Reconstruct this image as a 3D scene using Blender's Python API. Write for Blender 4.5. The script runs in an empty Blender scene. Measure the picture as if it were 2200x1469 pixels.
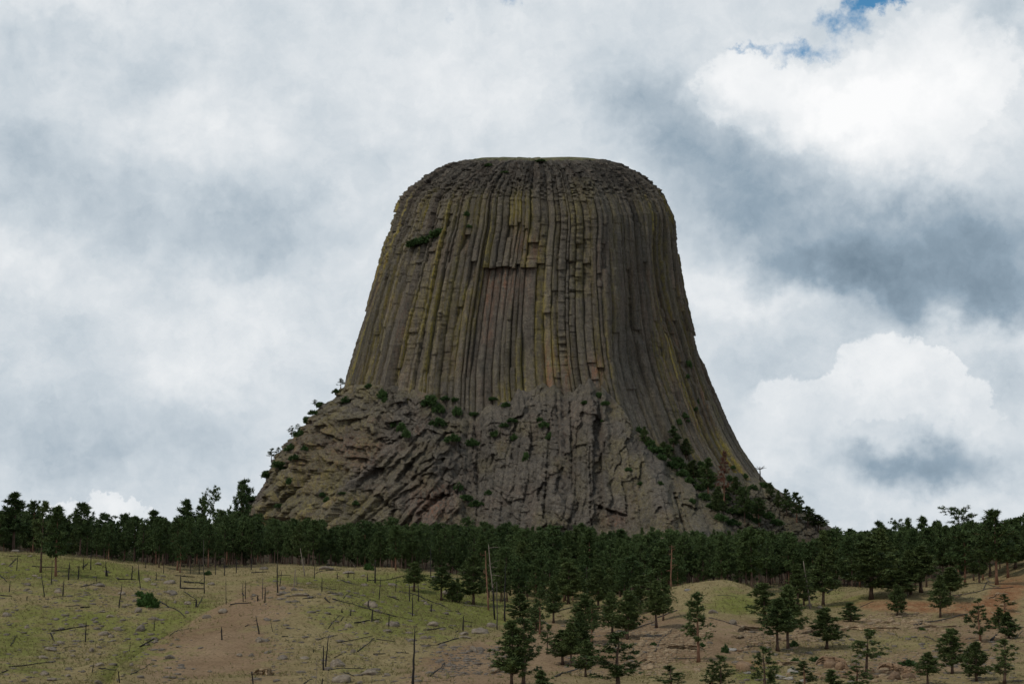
import bpy, math, random
import numpy as np
from mathutils import Vector
from mathutils.bvhtree import BVHTree

SC = bpy.context.scene
COL = SC.collection
RNG = np.random.default_rng(7)
random.seed(7)
rad = math.radians

# ------------------------------------------------------------------ camera
F, CX, CY, YH = 4400.0, 1100.0, 734.5, 1330.0        # focal length and centre in photo pixels, row of the level horizon
PITCH = math.atan((YH - CY) / F)
cam_d = bpy.data.cameras.new("camera")
cam_d.sensor_width = 36.0
cam_d.lens = F / 2200.0 * 36.0
cam_d.clip_start, cam_d.clip_end = 1.0, 20000.0
cam = bpy.data.objects.new("camera", cam_d)
COL.objects.link(cam)
cam.rotation_euler = (math.pi / 2 + PITCH, 0, 0)
SC.camera = cam

def at(px, py, Y):
    """The point at distance Y that the photo shows at (px, py)."""
    u, v = (px - CX) / F, (CY - py) / F
    dy = math.cos(PITCH) - v * math.sin(PITCH)
    dz = math.sin(PITCH) + v * math.cos(PITCH)
    k = Y / dy
    return np.stack([u * k, np.broadcast_to(Y, np.shape(u * k)) if np.shape(u * k) else Y, dz * k], -1)

def proj(P):
    P = np.asarray(P, float)
    d = P[..., 1] * math.cos(PITCH) + P[..., 2] * math.sin(PITCH)
    v = -P[..., 1] * math.sin(PITCH) + P[..., 2] * math.cos(PITCH)
    return CX + F * P[..., 0] / d, CY - F * v / d

# ------------------------------------------------------------------ light
SUN_EL, SUN_AZ = rad(52), rad(-126)       # azimuth from +Y, negative is left
SUN_STRENGTH, SUN_ANGLE = 1.5, rad(10)
SKY_STRENGTH = 0.1
EXPOSURE = 0.0
sd = bpy.data.lights.new("sun", 'SUN')
sd.energy, sd.angle, sd.color = SUN_STRENGTH, SUN_ANGLE, (1.0, 0.95, 0.86)
sun = bpy.data.objects.new("sun", sd)
COL.objects.link(sun)
sdir = Vector((math.sin(SUN_AZ) * math.cos(SUN_EL), math.cos(SUN_AZ) * math.cos(SUN_EL), math.sin(SUN_EL)))
sun.rotation_euler = sdir.to_track_quat('Z', 'Y').to_euler()
SC.view_settings.view_transform = 'Standard'
SC.view_settings.look = 'None'
SC.view_settings.exposure = EXPOSURE
SC.view_settings.gamma = 1.0
SC.view_settings.use_curve_mapping = False

class NT:
    """A small helper for writing node trees."""
    def __init__(self, tree):
        self.t = tree
        tree.nodes.clear()
    def n(self, kind, **kw):
        nd = self.t.nodes.new(kind)
        for k, v in kw.items():
            setattr(nd, k, v)
        return nd
    def put(self, sock, v):
        if isinstance(v, bpy.types.NodeSocket):
            self.t.links.new(v, sock)
        elif v is not None:
            if sock.type == 'RGBA' and not isinstance(v, (int, float)) and len(v) == 3:
                v = (*v, 1.0)
            sock.default_value = v
    def math(self, op, a, b=None, c=None, clamp=False):
        nd = self.n('ShaderNodeMath', operation=op, use_clamp=clamp)
        for i, x in enumerate((a, b, c)):
            if x is not None:
                self.put(nd.inputs[i], x)
        return nd.outputs[0]
    def vec(self, op, a, b=None, scale=None):
        nd = self.n('ShaderNodeVectorMath', operation=op)
        self.put(nd.inputs[0], a)
        if b is not None:
            self.put(nd.inputs[1], b)
        if scale is not None:
            self.put(nd.inputs['Scale'], scale)
        return nd.outputs['Value'] if op in ('LENGTH', 'DOT_PRODUCT', 'DISTANCE') else nd.outputs[0]
    def noise(self, vec, scale, detail=4, rough=0.55, dist=0.0, color=False):
        nd = self.n('ShaderNodeTexNoise')
        self.put(nd.inputs['Vector'], vec)
        nd.inputs['Scale'].default_value = scale
        nd.inputs['Detail'].default_value = detail
        nd.inputs['Roughness'].default_value = rough
        nd.inputs['Distortion'].default_value = dist
        return nd.outputs['Color' if color else 'Fac']
    def map(self, v, a, b, c=0.0, d=1.0, smooth=False):
        nd = self.n('ShaderNodeMapRange')
        nd.interpolation_type = 'SMOOTHSTEP' if smooth else 'LINEAR'
        nd.clamp = True
        for i, x in enumerate((v, a, b, c, d)):
            self.put(nd.inputs[i], x)
        return nd.outputs[0]
    def mix(self, f, a, b, mode='MIX'):
        nd = self.n('ShaderNodeMix', data_type='RGBA', blend_type=mode)
        nd.clamp_factor = True
        self.put(nd.inputs[0], f)
        self.put(nd.inputs[6], a)
        self.put(nd.inputs[7], b)
        return nd.outputs[2]
    def ramp(self, f, stops):
        nd = self.n('ShaderNodeValToRGB')
        self.put(nd.inputs[0], f)
        e = nd.color_ramp.elements
        while len(e) < len(stops):
            e.new(0.5)
        for el, (p, c) in zip(e, stops):
            el.position, el.color = p, (*c, 1)
        return nd.outputs[0]

def build_world():
    w = bpy.data.worlds.new("World")
    SC.world = w
    w.use_nodes = True
    g = NT(w.node_tree)
    out = g.n('ShaderNodeOutputWorld')
    bg = g.n('ShaderNodeBackground')
    bg.inputs['Strength'].default_value = SKY_STRENGTH
    g.t.links.new(bg.outputs[0], out.inputs[0])
    sky = g.n('ShaderNodeTexSky', sky_type='NISHITA')
    sky.sun_disc = False
    sky.sun_elevation, sky.sun_rotation = SUN_EL, SUN_AZ
    sky.air_density, sky.dust_density, sky.ozone_density = 1.0, 0.4, 2.0
    d = g.n('ShaderNodeTexCoord').outputs['Generated']
    xyz = g.n('ShaderNodeSeparateXYZ')
    g.put(xyz.inputs[0], d)
    az = g.math('ARCTAN2', xyz.outputs[0], xyz.outputs[1])
    el = g.math('ARCSINE', xyz.outputs[2])
    q = g.n('ShaderNodeCombineXYZ')
    g.put(q.inputs[0], g.math('MULTIPLY', az, 44.0))
    g.put(q.inputs[1], g.math('MULTIPLY', el, 44.0))
    Q0 = q.outputs[0]                                   # 1 unit is about 1.3 degrees of sky
    def qpos(px, py):
        p = at(px, py, 1.0)
        p = p / np.linalg.norm(p)
        return (math.atan2(p[0], p[1]) * 44.0, math.asin(p[2]) * 44.0, 0.0)
    w1 = g.vec('SCALE', g.vec('SUBTRACT', g.noise(Q0, 0.55, 4, 0.6, color=True), (0.5, 0.5, 0.5)), scale=2.1)
    w2 = g.vec('SCALE', g.vec('SUBTRACT', g.noise(Q0, 2.6, 6, 0.62, color=True), (0.5, 0.5, 0.5)), scale=0.62)
    w2b = g.vec('SCALE', g.vec('SUBTRACT', g.noise(Q0, 1.3, 7, 0.66, color=True), (0.5, 0.5, 0.5)), scale=0.9)
    flat = g.vec('MULTIPLY', g.vec('ADD', w1, w2), (1, 1, 0))
    Q = g.vec('ADD', Q0, flat)
    QC = g.vec('ADD', Q0, g.vec('MULTIPLY', g.vec('ADD', w2, w2b), (1, 1, 0)))     # weaker warp, for the crisp cumulus edges
    def field(blobs, base, coord):
        acc = base
        for px, py, rx, ry, wt in blobs:
            v = g.vec('MULTIPLY', g.vec('SUBTRACT', coord, qpos(px, py)), (100.0 / rx, 100.0 / ry, 0))
            b = g.map(g.vec('LENGTH', v), 1.55, 0.0, 0.0, wt, smooth=True)
            acc = g.math('ADD', acc, b)
        return acc
    soft = [(40, 330, 130, 150, -.30), (255, 430, 170, 110, -.26), (430, 520, 170, 70, -.16), (575, 490, 150, 100, -.28),
            (110, 95, 260, 45, -.14), (330, 165, 110, 55, -.14), (450, 290, 190, 80, .16), (170, 15, 190, 35, .12),
            (100, 230, 120, 40, .10), (1000, 190, 330, 130, .13), (1000, 50, 300, 60, .05), (520, 690, 170, 80, .15),
            (430, 800, 150, 55, .18), (230, 610, 160, 80, .06), (110, 690, 120, 60, -.16), (80, 870, 260, 110, -.20),
            (330, 950, 330, 70, -.18), (120, 1010, 300, 80, -.13), (500, 900, 150, 60, -.08), (0, 560, 80, 60, .12), (700, 330, 150, 60, -.06),
            (1330, 190, 110, 90, -.24), (1450, 265, 160, 100, -.34), (1590, 370, 200, 110, -.36), (1570, 450, 170, 70, -.16),
            (1800, 500, 280, 110, -.30), (2010, 560, 300, 110, -.36), (2080, 660, 260, 60, -.42), (1760, 580, 230, 55, -.22),
            (2190, 480, 130, 150, -.2), (1600, 150, 110, 70, .26), (1760, 250, 190, 80, .30), (1960, 240, 230, 110, .30),
            (2080, 110, 130, 110, .2), (2160, 30, 90, 55, -.26), (1990, 340, 190, 70, .1), (1700, 60, 150, 45, -.04),
            (1530, 600, 110, 55, .22), (1660, 650, 140, 35, .10), (1560, 830, 80, 90, -.06), (2130, 745, 140, 40, .12),
            (2180, 830, 80, 80, -.08), (2010, 990, 170, 70, -.52), (1880, 965, 120, 45, -.22), (1680, 940, 150, 80, .08),
            (1700, 1085, 180, 50, -.14), (1920, 1075, 200, 35, .06), (2130, 920, 90, 90, .04), (1900, 610, 200, 40, -.1), (1930, 490, 330, 110, -.08), (2110, 590, 240, 80, -.06), (1640, 790, 170, 90, -.12), (2140, 790, 120, 90, -.12), (1780, 730, 130, 40, -.1)]
    soft = [(a, b, c, d, e * (.80 if e < 0 and a < 800 else .92)) for a, b, c, d, e in soft]
    v = field(soft, 0.79, Q)
    detail = g.math('MULTIPLY', g.math('SUBTRACT', g.noise(Q0, 0.85, 9, 0.56, 0.4), 0.5), 0.36)
    detail = g.math('ADD', detail, g.math('MULTIPLY', g.math('SUBTRACT', g.noise(QC, 1.9, 9, 0.62), 0.5), 0.26))
    v = g.math('ADD', v, detail)
    # cumulus heads with a crisp upper edge
    def cumulus(blobs, lo_py, hi_py, gain):
        f = field(blobs, 0.0, QC)
        m = g.map(f, 0.33, 0.49, 0, 1, smooth=True)
        lo, hi = qpos(1100, lo_py)[1], qpos(1100, hi_py)[1]
        sep = g.n('ShaderNodeSeparateXYZ')
        g.put(sep.inputs[0], Q)
        fade = g.map(sep.outputs[1], lo, hi, 0, 1, smooth=True)
        return g.math('MULTIPLY', g.math('MULTIPLY', m, fade), gain)
    v = g.math('ADD', v, cumulus([(1910, 790, 130, 80, 1), (1740, 860, 160, 60, .8), (1990, 840, 150, 80, .8), (2090, 900, 80, 50, .6)], 950, 800, .22))
    v = g.math('ADD', v, cumulus([(210, 1105, 110, 45, 1), (270, 1110, 60, 40, .6), (150, 1120, 80, 30, .7)], 1150, 1085, .20))
    v = g.math('ADD', v, cumulus([(1590, 185, 110, 75, 1), (1850, 245, 260, 110, 1.1), (2030, 130, 190, 130, .9)], 400, 230, .10))
    # the unseen sky overhead is darkened to cut the light from above
    over = g.map(el, 0.36, 0.75, 0.0, 0.62, smooth=True)
    v = g.math('SUBTRACT', v, over)
    cloud = g.ramp(g.math('MULTIPLY', v, .8), [(0.0, (.135, .195, .255)), (.264, (.29, .375, .455)), (.544, (.57, .635, .69)), (.80, (.83, .855, .875)), (1.0, (.97, .975, .98))])
    cloud = g.vec('SCALE', cloud, scale=1.0 / SKY_STRENGTH)
    hole = field([(1885, -5, 75, 30, 1.0), (1815, 50, 90, 40, .62), (1730, 115, 120, 26, .55), (1600, 108, 60, 13, .45),
                  (1105, 2, 40, 22, .42), (960, 30, 50, 30, .28)], 0.0, QC)
    hole = g.math('ADD', hole, g.math('MULTIPLY', g.math('SUBTRACT', g.noise(Q0, 3.2, 8, 0.65), 0.5), 0.75))
    hole = g.math('MULTIPLY', g.map(hole, 0.22, 0.85, 0, 1, smooth=True), 1.0)
    blue = g.mix(1.0, sky.outputs[0], (0.42, 0.86, 1.0, 1), 'MULTIPLY')
    col = g.mix(hole, cloud, blue)
    g.put(bg.inputs['Color'], col)
build_world()

# ------------------------------------------------------------------ numpy noise
def _h(ix, iy, iz, seed):
    n = (ix.astype(np.int64) * 374761393 + iy.astype(np.int64) * 668265263 + iz.astype(np.int64) * 2147483647 + seed * 974634721) & 0xFFFFFFFF
    n = ((n ^ (n >> 13)) * 1274126177) & 0xFFFFFFFF
    n = ((n ^ (n >> 16)) * 2246822519) & 0xFFFFFFFF
    return ((n ^ (n >> 15)) & 0xFFFFFF) / float(0xFFFFFF)

def hash01(a, b=0, c=0, seed=0):
    a, b, c = np.broadcast_arrays(np.asarray(a), np.asarray(b), np.asarray(c))
    return _h(a, b, c, seed)

def vnoise(x, y, seed=0):
    """Smooth value noise in [-1, 1]."""
    x, y = np.broadcast_arrays(np.asarray(x, float), np.asarray(y, float))
    ix, iy = np.floor(x), np.floor(y)
    fx, fy = x - ix, y - iy
    ux, uy = fx * fx * fx * (fx * (fx * 6 - 15) + 10), fy * fy * fy * (fy * (fy * 6 - 15) + 10)
    z = np.zeros_like(ix)
    a, b = _h(ix, iy, z, seed), _h(ix + 1, iy, z, seed)
    c, d = _h(ix, iy + 1, z, seed), _h(ix + 1, iy + 1, z, seed)
    return ((a * (1 - ux) + b * ux) * (1 - uy) + (c * (1 - ux) + d * ux) * uy) * 2 - 1

def fbm(x, y, seed=0, octv=4, gain=0.5):
    s, amp, tot = 0, 1.0, 0.0
    for o in range(octv):
        s = s + amp * vnoise(x * 2 ** o + 17.3 * o, y * 2 ** o - 9.1 * o, seed + o * 31)
        tot += amp
        amp *= gain
    return s / tot * 1.4

def sstep(a, b, x):
    t = np.clip((np.asarray(x, float) - a) / (b - a), 0, 1)
    return t * t * (3 - 2 * t)

def voronoi(x, y, seed=0, jit=0.9):
    """F1, F2, the id of the nearest cell and the offset to its centre."""
    ix, iy = np.floor(x), np.floor(y)
    f1 = np.full(x.shape, 9.0); f2 = np.full(x.shape, 9.0)
    cid = np.zeros(x.shape); dx1 = np.zeros(x.shape); dy1 = np.zeros(x.shape)
    z = np.zeros_like(ix)
    for oy in (-1, 0, 1):
        for ox in (-1, 0, 1):
            cx, cy = ix + ox, iy + oy
            px = cx + .5 + (_h(cx, cy, z, seed) - .5) * jit
            py = cy + .5 + (_h(cx, cy, z + 1, seed) - .5) * jit
            dx, dy = x - px, y - py
            d = np.hypot(dx, dy)
            near = d < f1
            f2 = np.where(near, f1, np.minimum(f2, d))
            cid = np.where(near, _h(cx, cy, z + 2, seed), cid)
            dx1 = np.where(near, dx, dx1); dy1 = np.where(near, dy, dy1)
            f1 = np.where(near, d, f1)
    return f1, f2, cid, dx1, dy1

# ------------------------------------------------------------------ mesh helpers
def new_mesh(name, V, faces, mats=(), smooth=False, mat_idx=None):
    """faces: an (n,k) integer array or a list of such arrays."""
    me = bpy.data.meshes.new(name)
    V = np.asarray(V, np.float32)
    if isinstance(faces, np.ndarray):
        faces = [faces]
    faces = [np.asarray(f, np.int32) for f in faces if len(f)]
    nl = sum(f.size for f in faces)
    nf = sum(len(f) for f in faces)
    me.vertices.add(len(V)); me.vertices.foreach_set('co', V.ravel())
    me.loops.add(nl); me.polygons.add(nf)
    me.loops.foreach_set('vertex_index', np.concatenate([f.ravel() for f in faces]))
    ls = np.concatenate([np.full(len(f), f.shape[1], np.int32) for f in faces])
    me.polygons.foreach_set('loop_start', np.concatenate([[0], np.cumsum(ls)[:-1]]).astype(np.int32))
    me.polygons.foreach_set('loop_total', ls)
    if smooth:
        me.polygons.foreach_set('use_smooth', np.ones(nf, bool))
    for m in mats:
        me.materials.append(m)
    if mat_idx is not None:
        me.polygons.foreach_set('material_index', np.asarray(mat_idx, np.int32))
    me.update(calc_edges=True)
    me.validate()
    return me

def vcol(me, name, rgb):
    a = me.color_attributes.new(name, 'FLOAT_COLOR', 'POINT')
    c = np.ones((len(rgb), 4), np.float32)
    c[:, :3] = rgb
    a.data.foreach_set('color', c.ravel())

def link(name, me, parent=None, **props):
    o = bpy.data.objects.new(name, me)
    COL.objects.link(o)
    if parent is not None:
        o.parent = parent
    for k, v in props.items():
        o[k] = v
    return o

def root(name, loc, **props):
    o = link(name, None, **props)
    o.location = loc
    return o

def grid_faces(nr, nc, wrap=False):
    i = np.arange(nr - 1)[:, None]
    j = np.arange(nc if wrap else nc - 1)[None, :]
    j2 = (j + 1) % nc
    return np.stack([i * nc + j, i * nc + j2, (i + 1) * nc + j2, (i + 1) * nc + j], -1).reshape(-1, 4)

def tube(pts, radii, sides=7, cap=True, wob=0.0, rng=RNG):
    pts = np.asarray(pts, float); n = len(pts)
    V = []
    for k in range(n):
        d = pts[min(k + 1, n - 1)] - pts[max(k - 1, 0)]
        d = d / (np.linalg.norm(d) + 1e-9)
        a = np.cross(d, (0, 1, 0) if abs(d[1]) < .9 else (1, 0, 0)); a /= np.linalg.norm(a)
        b = np.cross(d, a)
        th = np.arange(sides) / sides * 2 * np.pi
        r = radii[k] * (1 + wob * rng.normal(size=sides))
        V.append(pts[k] + (np.cos(th) * r)[:, None] * a + (np.sin(th) * r)[:, None] * b)
    V = np.concatenate(V)
    Fq = grid_faces(n, sides, True)
    if cap:
        V = np.concatenate([V, pts[:1], pts[-1:]])
        j = np.arange(sides)
        t0 = np.stack([np.full(sides, n * sides), (j + 1) % sides, j], -1)
        t1 = np.stack([np.full(sides, n * sides + 1), (n - 1) * sides + j, (n - 1) * sides + (j + 1) % sides], -1)
        return V, Fq, np.concatenate([t0, t1])
    return V, Fq, np.zeros((0, 3), int)

class Soup:
    """Collects quads and triangles into one mesh."""
    def __init__(self):
        self.V, self.Q, self.T, self.n = [], [], [], 0
    def add(self, V, Q=None, T=None):
        self.V.append(np.asarray(V, float))
        if Q is not None and len(Q): self.Q.append(np.asarray(Q) + self.n)
        if T is not None and len(T): self.T.append(np.asarray(T) + self.n)
        self.n += len(V)
    def tube(self, *a, **k):
        self.add(*tube(*a, **k))
    def mesh(self, name, mats, smooth=False):
        fs = []
        if self.Q: fs.append(np.concatenate(self.Q))
        if self.T: fs.append(np.concatenate(self.T))
        return new_mesh(name, np.concatenate(self.V), fs, mats, smooth)

# ------------------------------------------------------------------ materials
def material(name, build, rough=0.9, spec=0.2):
    m = bpy.data.materials.new(name)
    m.use_nodes = True
    g = NT(m.node_tree)
    out = g.n('ShaderNodeOutputMaterial')
    p = g.n('ShaderNodeBsdfPrincipled')
    p.inputs['Roughness'].default_value = rough
    p.inputs['Specular IOR Level'].default_value = spec
    g.t.links.new(p.outputs[0], out.inputs[0])
    build(g, p)
    return m

def bump(g, p, height, strength, dist):
    b = g.n('ShaderNodeBump')
    b.inputs['Strength'].default_value = strength
    b.inputs['Distance'].default_value = dist
    g.put(b.inputs['Height'], height)
    g.t.links.new(b.outputs[0], p.inputs['Normal'])

def objpos(g, scale=(1, 1, 1)):
    c = g.n('ShaderNodeTexCoord').outputs['Object']
    return g.vec('MULTIPLY', c, scale)

def attr(g, name):
    a = g.n('ShaderNodeAttribute', attribute_name=name)
    s = g.n('ShaderNodeSeparateColor')
    g.t.links.new(a.outputs['Color'], s.inputs[0])
    return s.outputs[0], s.outputs[1], s.outputs[2]

def m_tower(g, p):
    li, re, va = attr(g, 'rock')
    P = objpos(g)
    streak = g.noise(objpos(g, (.55, .55, .035)), 1.0, 5, .6)
    mott = g.noise(P, .35, 6, .65)
    fine = g.noise(P, 1.3, 5, .7)
    c = g.mix(g.map(streak, .3, .7), (.108, .094, .080), (.236, .203, .162))
    c = g.mix(g.map(mott, .5, .75), c, (.092, .086, .081))
    lf = g.math('MULTIPLY', li, g.map(g.noise(objpos(g, (1, 1, .3)), .5, 6, .7), (.36), .58))
    c = g.mix(lf, c, (.40, .325, .075))
    rf = g.math('MULTIPLY', re, g.map(g.noise(objpos(g, (1, 1, .07)), .6, 6, .7), .42, .62))
    c = g.mix(rf, c, (.31, .145, .085))
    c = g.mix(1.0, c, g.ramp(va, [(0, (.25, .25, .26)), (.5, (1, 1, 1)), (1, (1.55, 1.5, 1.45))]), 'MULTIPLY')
    c = g.mix(g.map(fine, .35, .7), g.mix(1.0, c, (.60, .59, .58, 1), 'MULTIPLY'), g.mix(1.0, c, (1.25, 1.24, 1.21, 1), 'MULTIPLY'))
    g.put(p.inputs['Base Color'], c)
    cr = g.n('ShaderNodeTexVoronoi', feature='DISTANCE_TO_EDGE')
    g.put(cr.inputs['Vector'], objpos(g, (.28, .28, .2)))
    h = g.math('ADD', g.math('MULTIPLY', g.noise(P, .8, 8, .68), 1.4), g.math('MULTIPLY', g.map(cr.outputs['Distance'], 0, .06), .35))
    bump(g, p, h, 0.9, 1.1)

def m_turf(g, p):
    P = objpos(g)
    c = g.mix(g.map(g.noise(P, .22, 5, .65), .35, .65), (.185, .155, .095), (.095, .105, .048))
    g.put(p.inputs['Base Color'], c)
    bump(g, p, g.noise(P, 1.0, 5, .7), .8, .8)

def m_ground(g, p):
    gr, re, ro = attr(g, 'cover')
    P = objpos(g)
    n1 = g.noise(P, .055, 6, .62)
    n2 = g.noise(P, .35, 6, .68)
    n3 = g.noise(P, 2.2, 4, .7)
    n4 = g.noise(P, .14, 5, .7)
    nn = g.math('ADD', g.math('ADD', g.math('MULTIPLY', g.math('SUBTRACT', n4, .5), 1.2), g.math('MULTIPLY', g.math('SUBTRACT', n1, .5), 1.3)), g.math('MULTIPLY', g.math('SUBTRACT', n2, .5), 1.1))
    tan = g.mix(g.map(n2, .35, .65), (.228, .172, .088), (.310, .245, .128))
    soil = g.mix(g.map(n1, .35, .65), (.215, .140, .084), (.30, .208, .130))
    c = g.mix(g.map(g.math('ADD', ro, nn), .35, .75, smooth=True), tan, soil)
    green = g.mix(g.map(n2, .35, .7), (.140, .148, .036), (.238, .226, .080))
    c = g.mix(g.map(g.math('ADD', gr, nn), .28, .85, smooth=True), c, green)
    redc = g.mix(g.map(n2, .4, .65), (.24, .115, .058), (.34, .215, .115))
    c = g.mix(g.map(g.math('ADD', re, g.math('MULTIPLY', nn, .8)), .35, .8, smooth=True), c, redc)
    floor_shade, _, _ = attr(g, 'litter_shade')
    c = g.mix(g.map(g.math('ADD', floor_shade, nn), .3, .7), c, g.mix(n2, (.045, .036, .027), (.105, .082, .056)))  # dark needle litter colour that paints in the shade under the pines
    c = g.mix(g.map(n3, .50, .70), c, g.mix(1.0, c, (.42, .43, .40, 1), 'MULTIPLY'))
    c = g.mix(g.map(g.noise(P, .9, 5, .75), .6, .74), c, g.mix(1.0, c, (1.35, 1.3, 1.2, 1), 'MULTIPLY'))
    g.put(p.inputs['Base Color'], c)
    h = g.math('ADD', g.math('MULTIPLY', n2, 1.0), g.math('MULTIPLY', n3, .35))
    bump(g, p, h, 0.8, .6)

def m_needles(dark, light):
    def b(g, p):
        a, _, _ = attr(g, 'tint')
        oi = g.n('ShaderNodeObjectInfo')
        f = g.math('ADD', g.math('MULTIPLY', a, .7), g.math('MULTIPLY', oi.outputs['Random'], .4))
        g.put(p.inputs['Base Color'], g.mix(f, dark, light))
    return b

def m_bark(lo, hi):
    def b(g, p):
        c = g.mix(g.map(g.noise(objpos(g, (1, 1, .25)), 3.0, 5, .65), .35, .65), lo, hi)
        g.put(p.inputs['Base Color'], c)
        bump(g, p, g.noise(objpos(g, (1, 1, .3)), 5.0, 4, .6), .6, .05)
    return b

def m_stone(lo, hi, spot):
    def b(g, p):
        P = objpos(g)
        oi = g.n('ShaderNodeObjectInfo')
        c = g.mix(g.map(g.noise(P, 1.6, 6, .65), .35, .68), lo, hi)
        c = g.mix(g.map(g.noise(P, 4.0, 5, .7), .55, .7), c, spot)
        c = g.mix(oi.outputs['Random'], g.mix(1.0, c, (.72, .72, .74, 1), 'MULTIPLY'), g.mix(1.0, c, (1.18, 1.14, 1.08, 1), 'MULTIPLY'))
        g.put(p.inputs['Base Color'], c)
        bump(g, p, g.noise(P, 2.6, 8, .7), .9, .25)
    return b

M = {}
M['tower'] = material('tower_rock', m_tower, .92)
M['turf'] = material('summit_turf', m_turf, .95)
M['ground'] = material('hillside_ground', m_ground, 1.0, .0)
M['needle'] = material('pine_needles', m_needles((.027, .052, .016), (.082, .118, .034)), .75, .25)
M['needle_near'] = material('pine_needles_near', m_needles((.036, .060, .018), (.110, .140, .042)), .75, .25)
M['needle_red'] = material('dead_needles', m_needles((.10, .045, .03), (.19, .085, .055)), .85)
M['leaf'] = material('shrub_leaves', m_needles((.026, .055, .016), (.065, .11, .03)), .75)
M['leaf_bright'] = material('bright_leaves', m_needles((.030, .066, .012), (.06, .115, .026)), .7)
M['bark'] = material('pine_bark', m_bark((.06, .04, .03), (.15, .098, .07)), .95)
M['bark_red'] = material('red_bark', m_bark((.13, .066, .042), (.26, .14, .088)), .95)
M['char'] = material('charred_wood', m_bark((.012, .011, .011), (.034, .030, .028)), .85)
M['grey_wood'] = material('weathered_wood', m_bark((.14, .11, .088), (.27, .22, .178)), .95)
M['dark_wood'] = material('dark_dead_wood', m_bark((.04, .034, .029), (.11, .092, .076)), .95)
M['stone'] = material('boulder_stone', m_stone((.165, .135, .105), (.285, .24, .19), (.38, .335, .275)), .92)
M['sand'] = material('sandstone', m_stone((.24, .165, .10), (.42, .315, .20), (.52, .42, .29)), .93)
M['orange'] = material('orange_sandstone', m_stone((.21, .135, .085), (.33, .22, .135), (.40, .29, .19)), .93)
M['pale'] = material('pale_rock', m_stone((.26, .235, .21), (.40, .37, .33), (.46, .43, .39)), .93)
M['grass'] = material('grass_blades', m_needles((.085, .085, .026), (.27, .23, .105)), .9)

# ------------------------------------------------------------------ ground
CTRL = [  # photo column, photo row, distance
 (-300,1200,500),(0,1188,485),(100,1200,475),(200,1212,468),(330,1228,462),(440,1243,466),(560,1226,470),(700,1222,480),(860,1226,484),(1000,1236,486),
 (0,1469,296),(0,1400,336),(0,1300,396),(200,1469,290),(200,1400,340),(200,1300,402),(120,1250,438),(300,1330,388),(420,1300,424),(350,1385,362),(270,1440,322),(440,1330,396),
 (350,1260,440),(-300,1469,296),(-300,1330,380),
 (450,1400,326),(600,1400,322),(700,1350,352),(700,1300,394),(600,1310,388),(520,1340,366),(800,1262,436),(700,1245,455),(850,1245,462),(900,1300,404),(900,1400,332),(1000,1340,372),
 (1050,1400,330),(1000,1260,460),(560,1255,448),(400,1469,286),(600,1469,284),(900,1469,284),(1200,1469,284),
 (1060,1330,386),(1100,1300,424),(1200,1300,440),(1300,1290,452),(1150,1250,516),(1300,1258,530),(1180,1350,372),(1200,1400,330),
 (1560,1250,398),(1500,1260,394),(1430,1285,388),(1620,1278,394),(1300,1345,372),(1400,1320,376),(1560,1300,378),(1560,1262,450),(1420,1262,470),(1680,1262,470),
 (1450,1420,318),(1400,1370,344),(1300,1420,318),(1600,1400,326),(1600,1350,356),(1650,1469,284),(1450,1469,284),
 (1750,1262,478),(1850,1262,468),(1980,1268,462),(2073,1254,458),(2142,1248,455),(2190,1218,466),(2320,1180,470),
 (1720,1310,412),(1800,1300,418),(1850,1290,418),(1950,1288,416),(2050,1290,412),(1950,1335,384),(1850,1335,386),(2060,1340,378),(1950,1385,342),(1800,1420,316),(1750,1380,346),
 (1900,1469,284),(2200,1300,404),(2200,1265,424),(2120,1270,420),(2100,1350,368),(2200,1400,326),(2200,1469,284),(2000,1420,316),(2400,1300,400),(2400,1469,284),
 (0,1194,560),(200,1210,560),(400,1222,560),(560,1213,580),(800,1212,600),(1000,1222,620),(1200,1234,640),(1400,1245,640),(1600,1245,640),(1800,1240,620),(2000,1238,600),(2200,1205,580),(1560,1262,540),(1420,1262,540),
 (600,1195,800),(900,1198,820),(1200,1205,820),(1500,1212,820),(1800,1215,800),(2050,1225,760),(430,1212,640),(0,1158,640),(150,1172,640),(300,1194,640),(-200,1140,640),
 (560,1150,1200),(800,1165,1130),(1100,1168,1120),(1400,1168,1120),(1600,1160,1160),(1780,1165,1280),(450,1200,1250),(250,1270,1250),(0,1290,1250),(1950,1200,1280),(2200,1250,1280),
]
cp = np.array([at(a, b, float(c)) for a, b, c in CTRL])
extra = [(0, 30, -4), (-90, 40, -4), (90, 40, -4), (0, 130, -10.5), (-60, 130, -10.5), (60, 130, -10.5), (-70, 225, -10.8), (0, 225, -10.8), (70, 225, -10.8),
         (-250, 250, -9), (250, 250, -9), (-260, 480, 12), (260, 480, 16), (-500, 700, 5), (500, 700, 5), (0, 1400, 56), (-150, 1450, 50), (150, 1450, 50),
         (0, 1650, 45), (0, 2100, 10), (-500, 1400, 0), (500, 1400, 10), (-900, 1000, -10), (900, 1000, -10), (0, -300, 5), (-400, -100, 0), (400, -100, 0),
         (-900, 2200, -15), (900, 2200, -15), (0, 3000, -15), (-600, 350, -5), (600, 350, -5)]
cp = np.concatenate([cp, np.array(extra, float)])
S_ = 300.0
def _k(d2):
    return np.where(d2 > 0, d2 * np.log(np.maximum(d2, 1e-12)) * .5, 0)
A2 = cp[:, :2] / S_
K = _k(((A2[:, None] - A2[None]) ** 2).sum(-1)) + np.eye(len(cp)) * 2e-4
Pm = np.concatenate([np.ones((len(cp), 1)), A2], 1)
L = np.block([[K, Pm], [Pm.T, np.zeros((3, 3))]])
sol = np.linalg.solve(L, np.concatenate([cp[:, 2], np.zeros(3)]))
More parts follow.
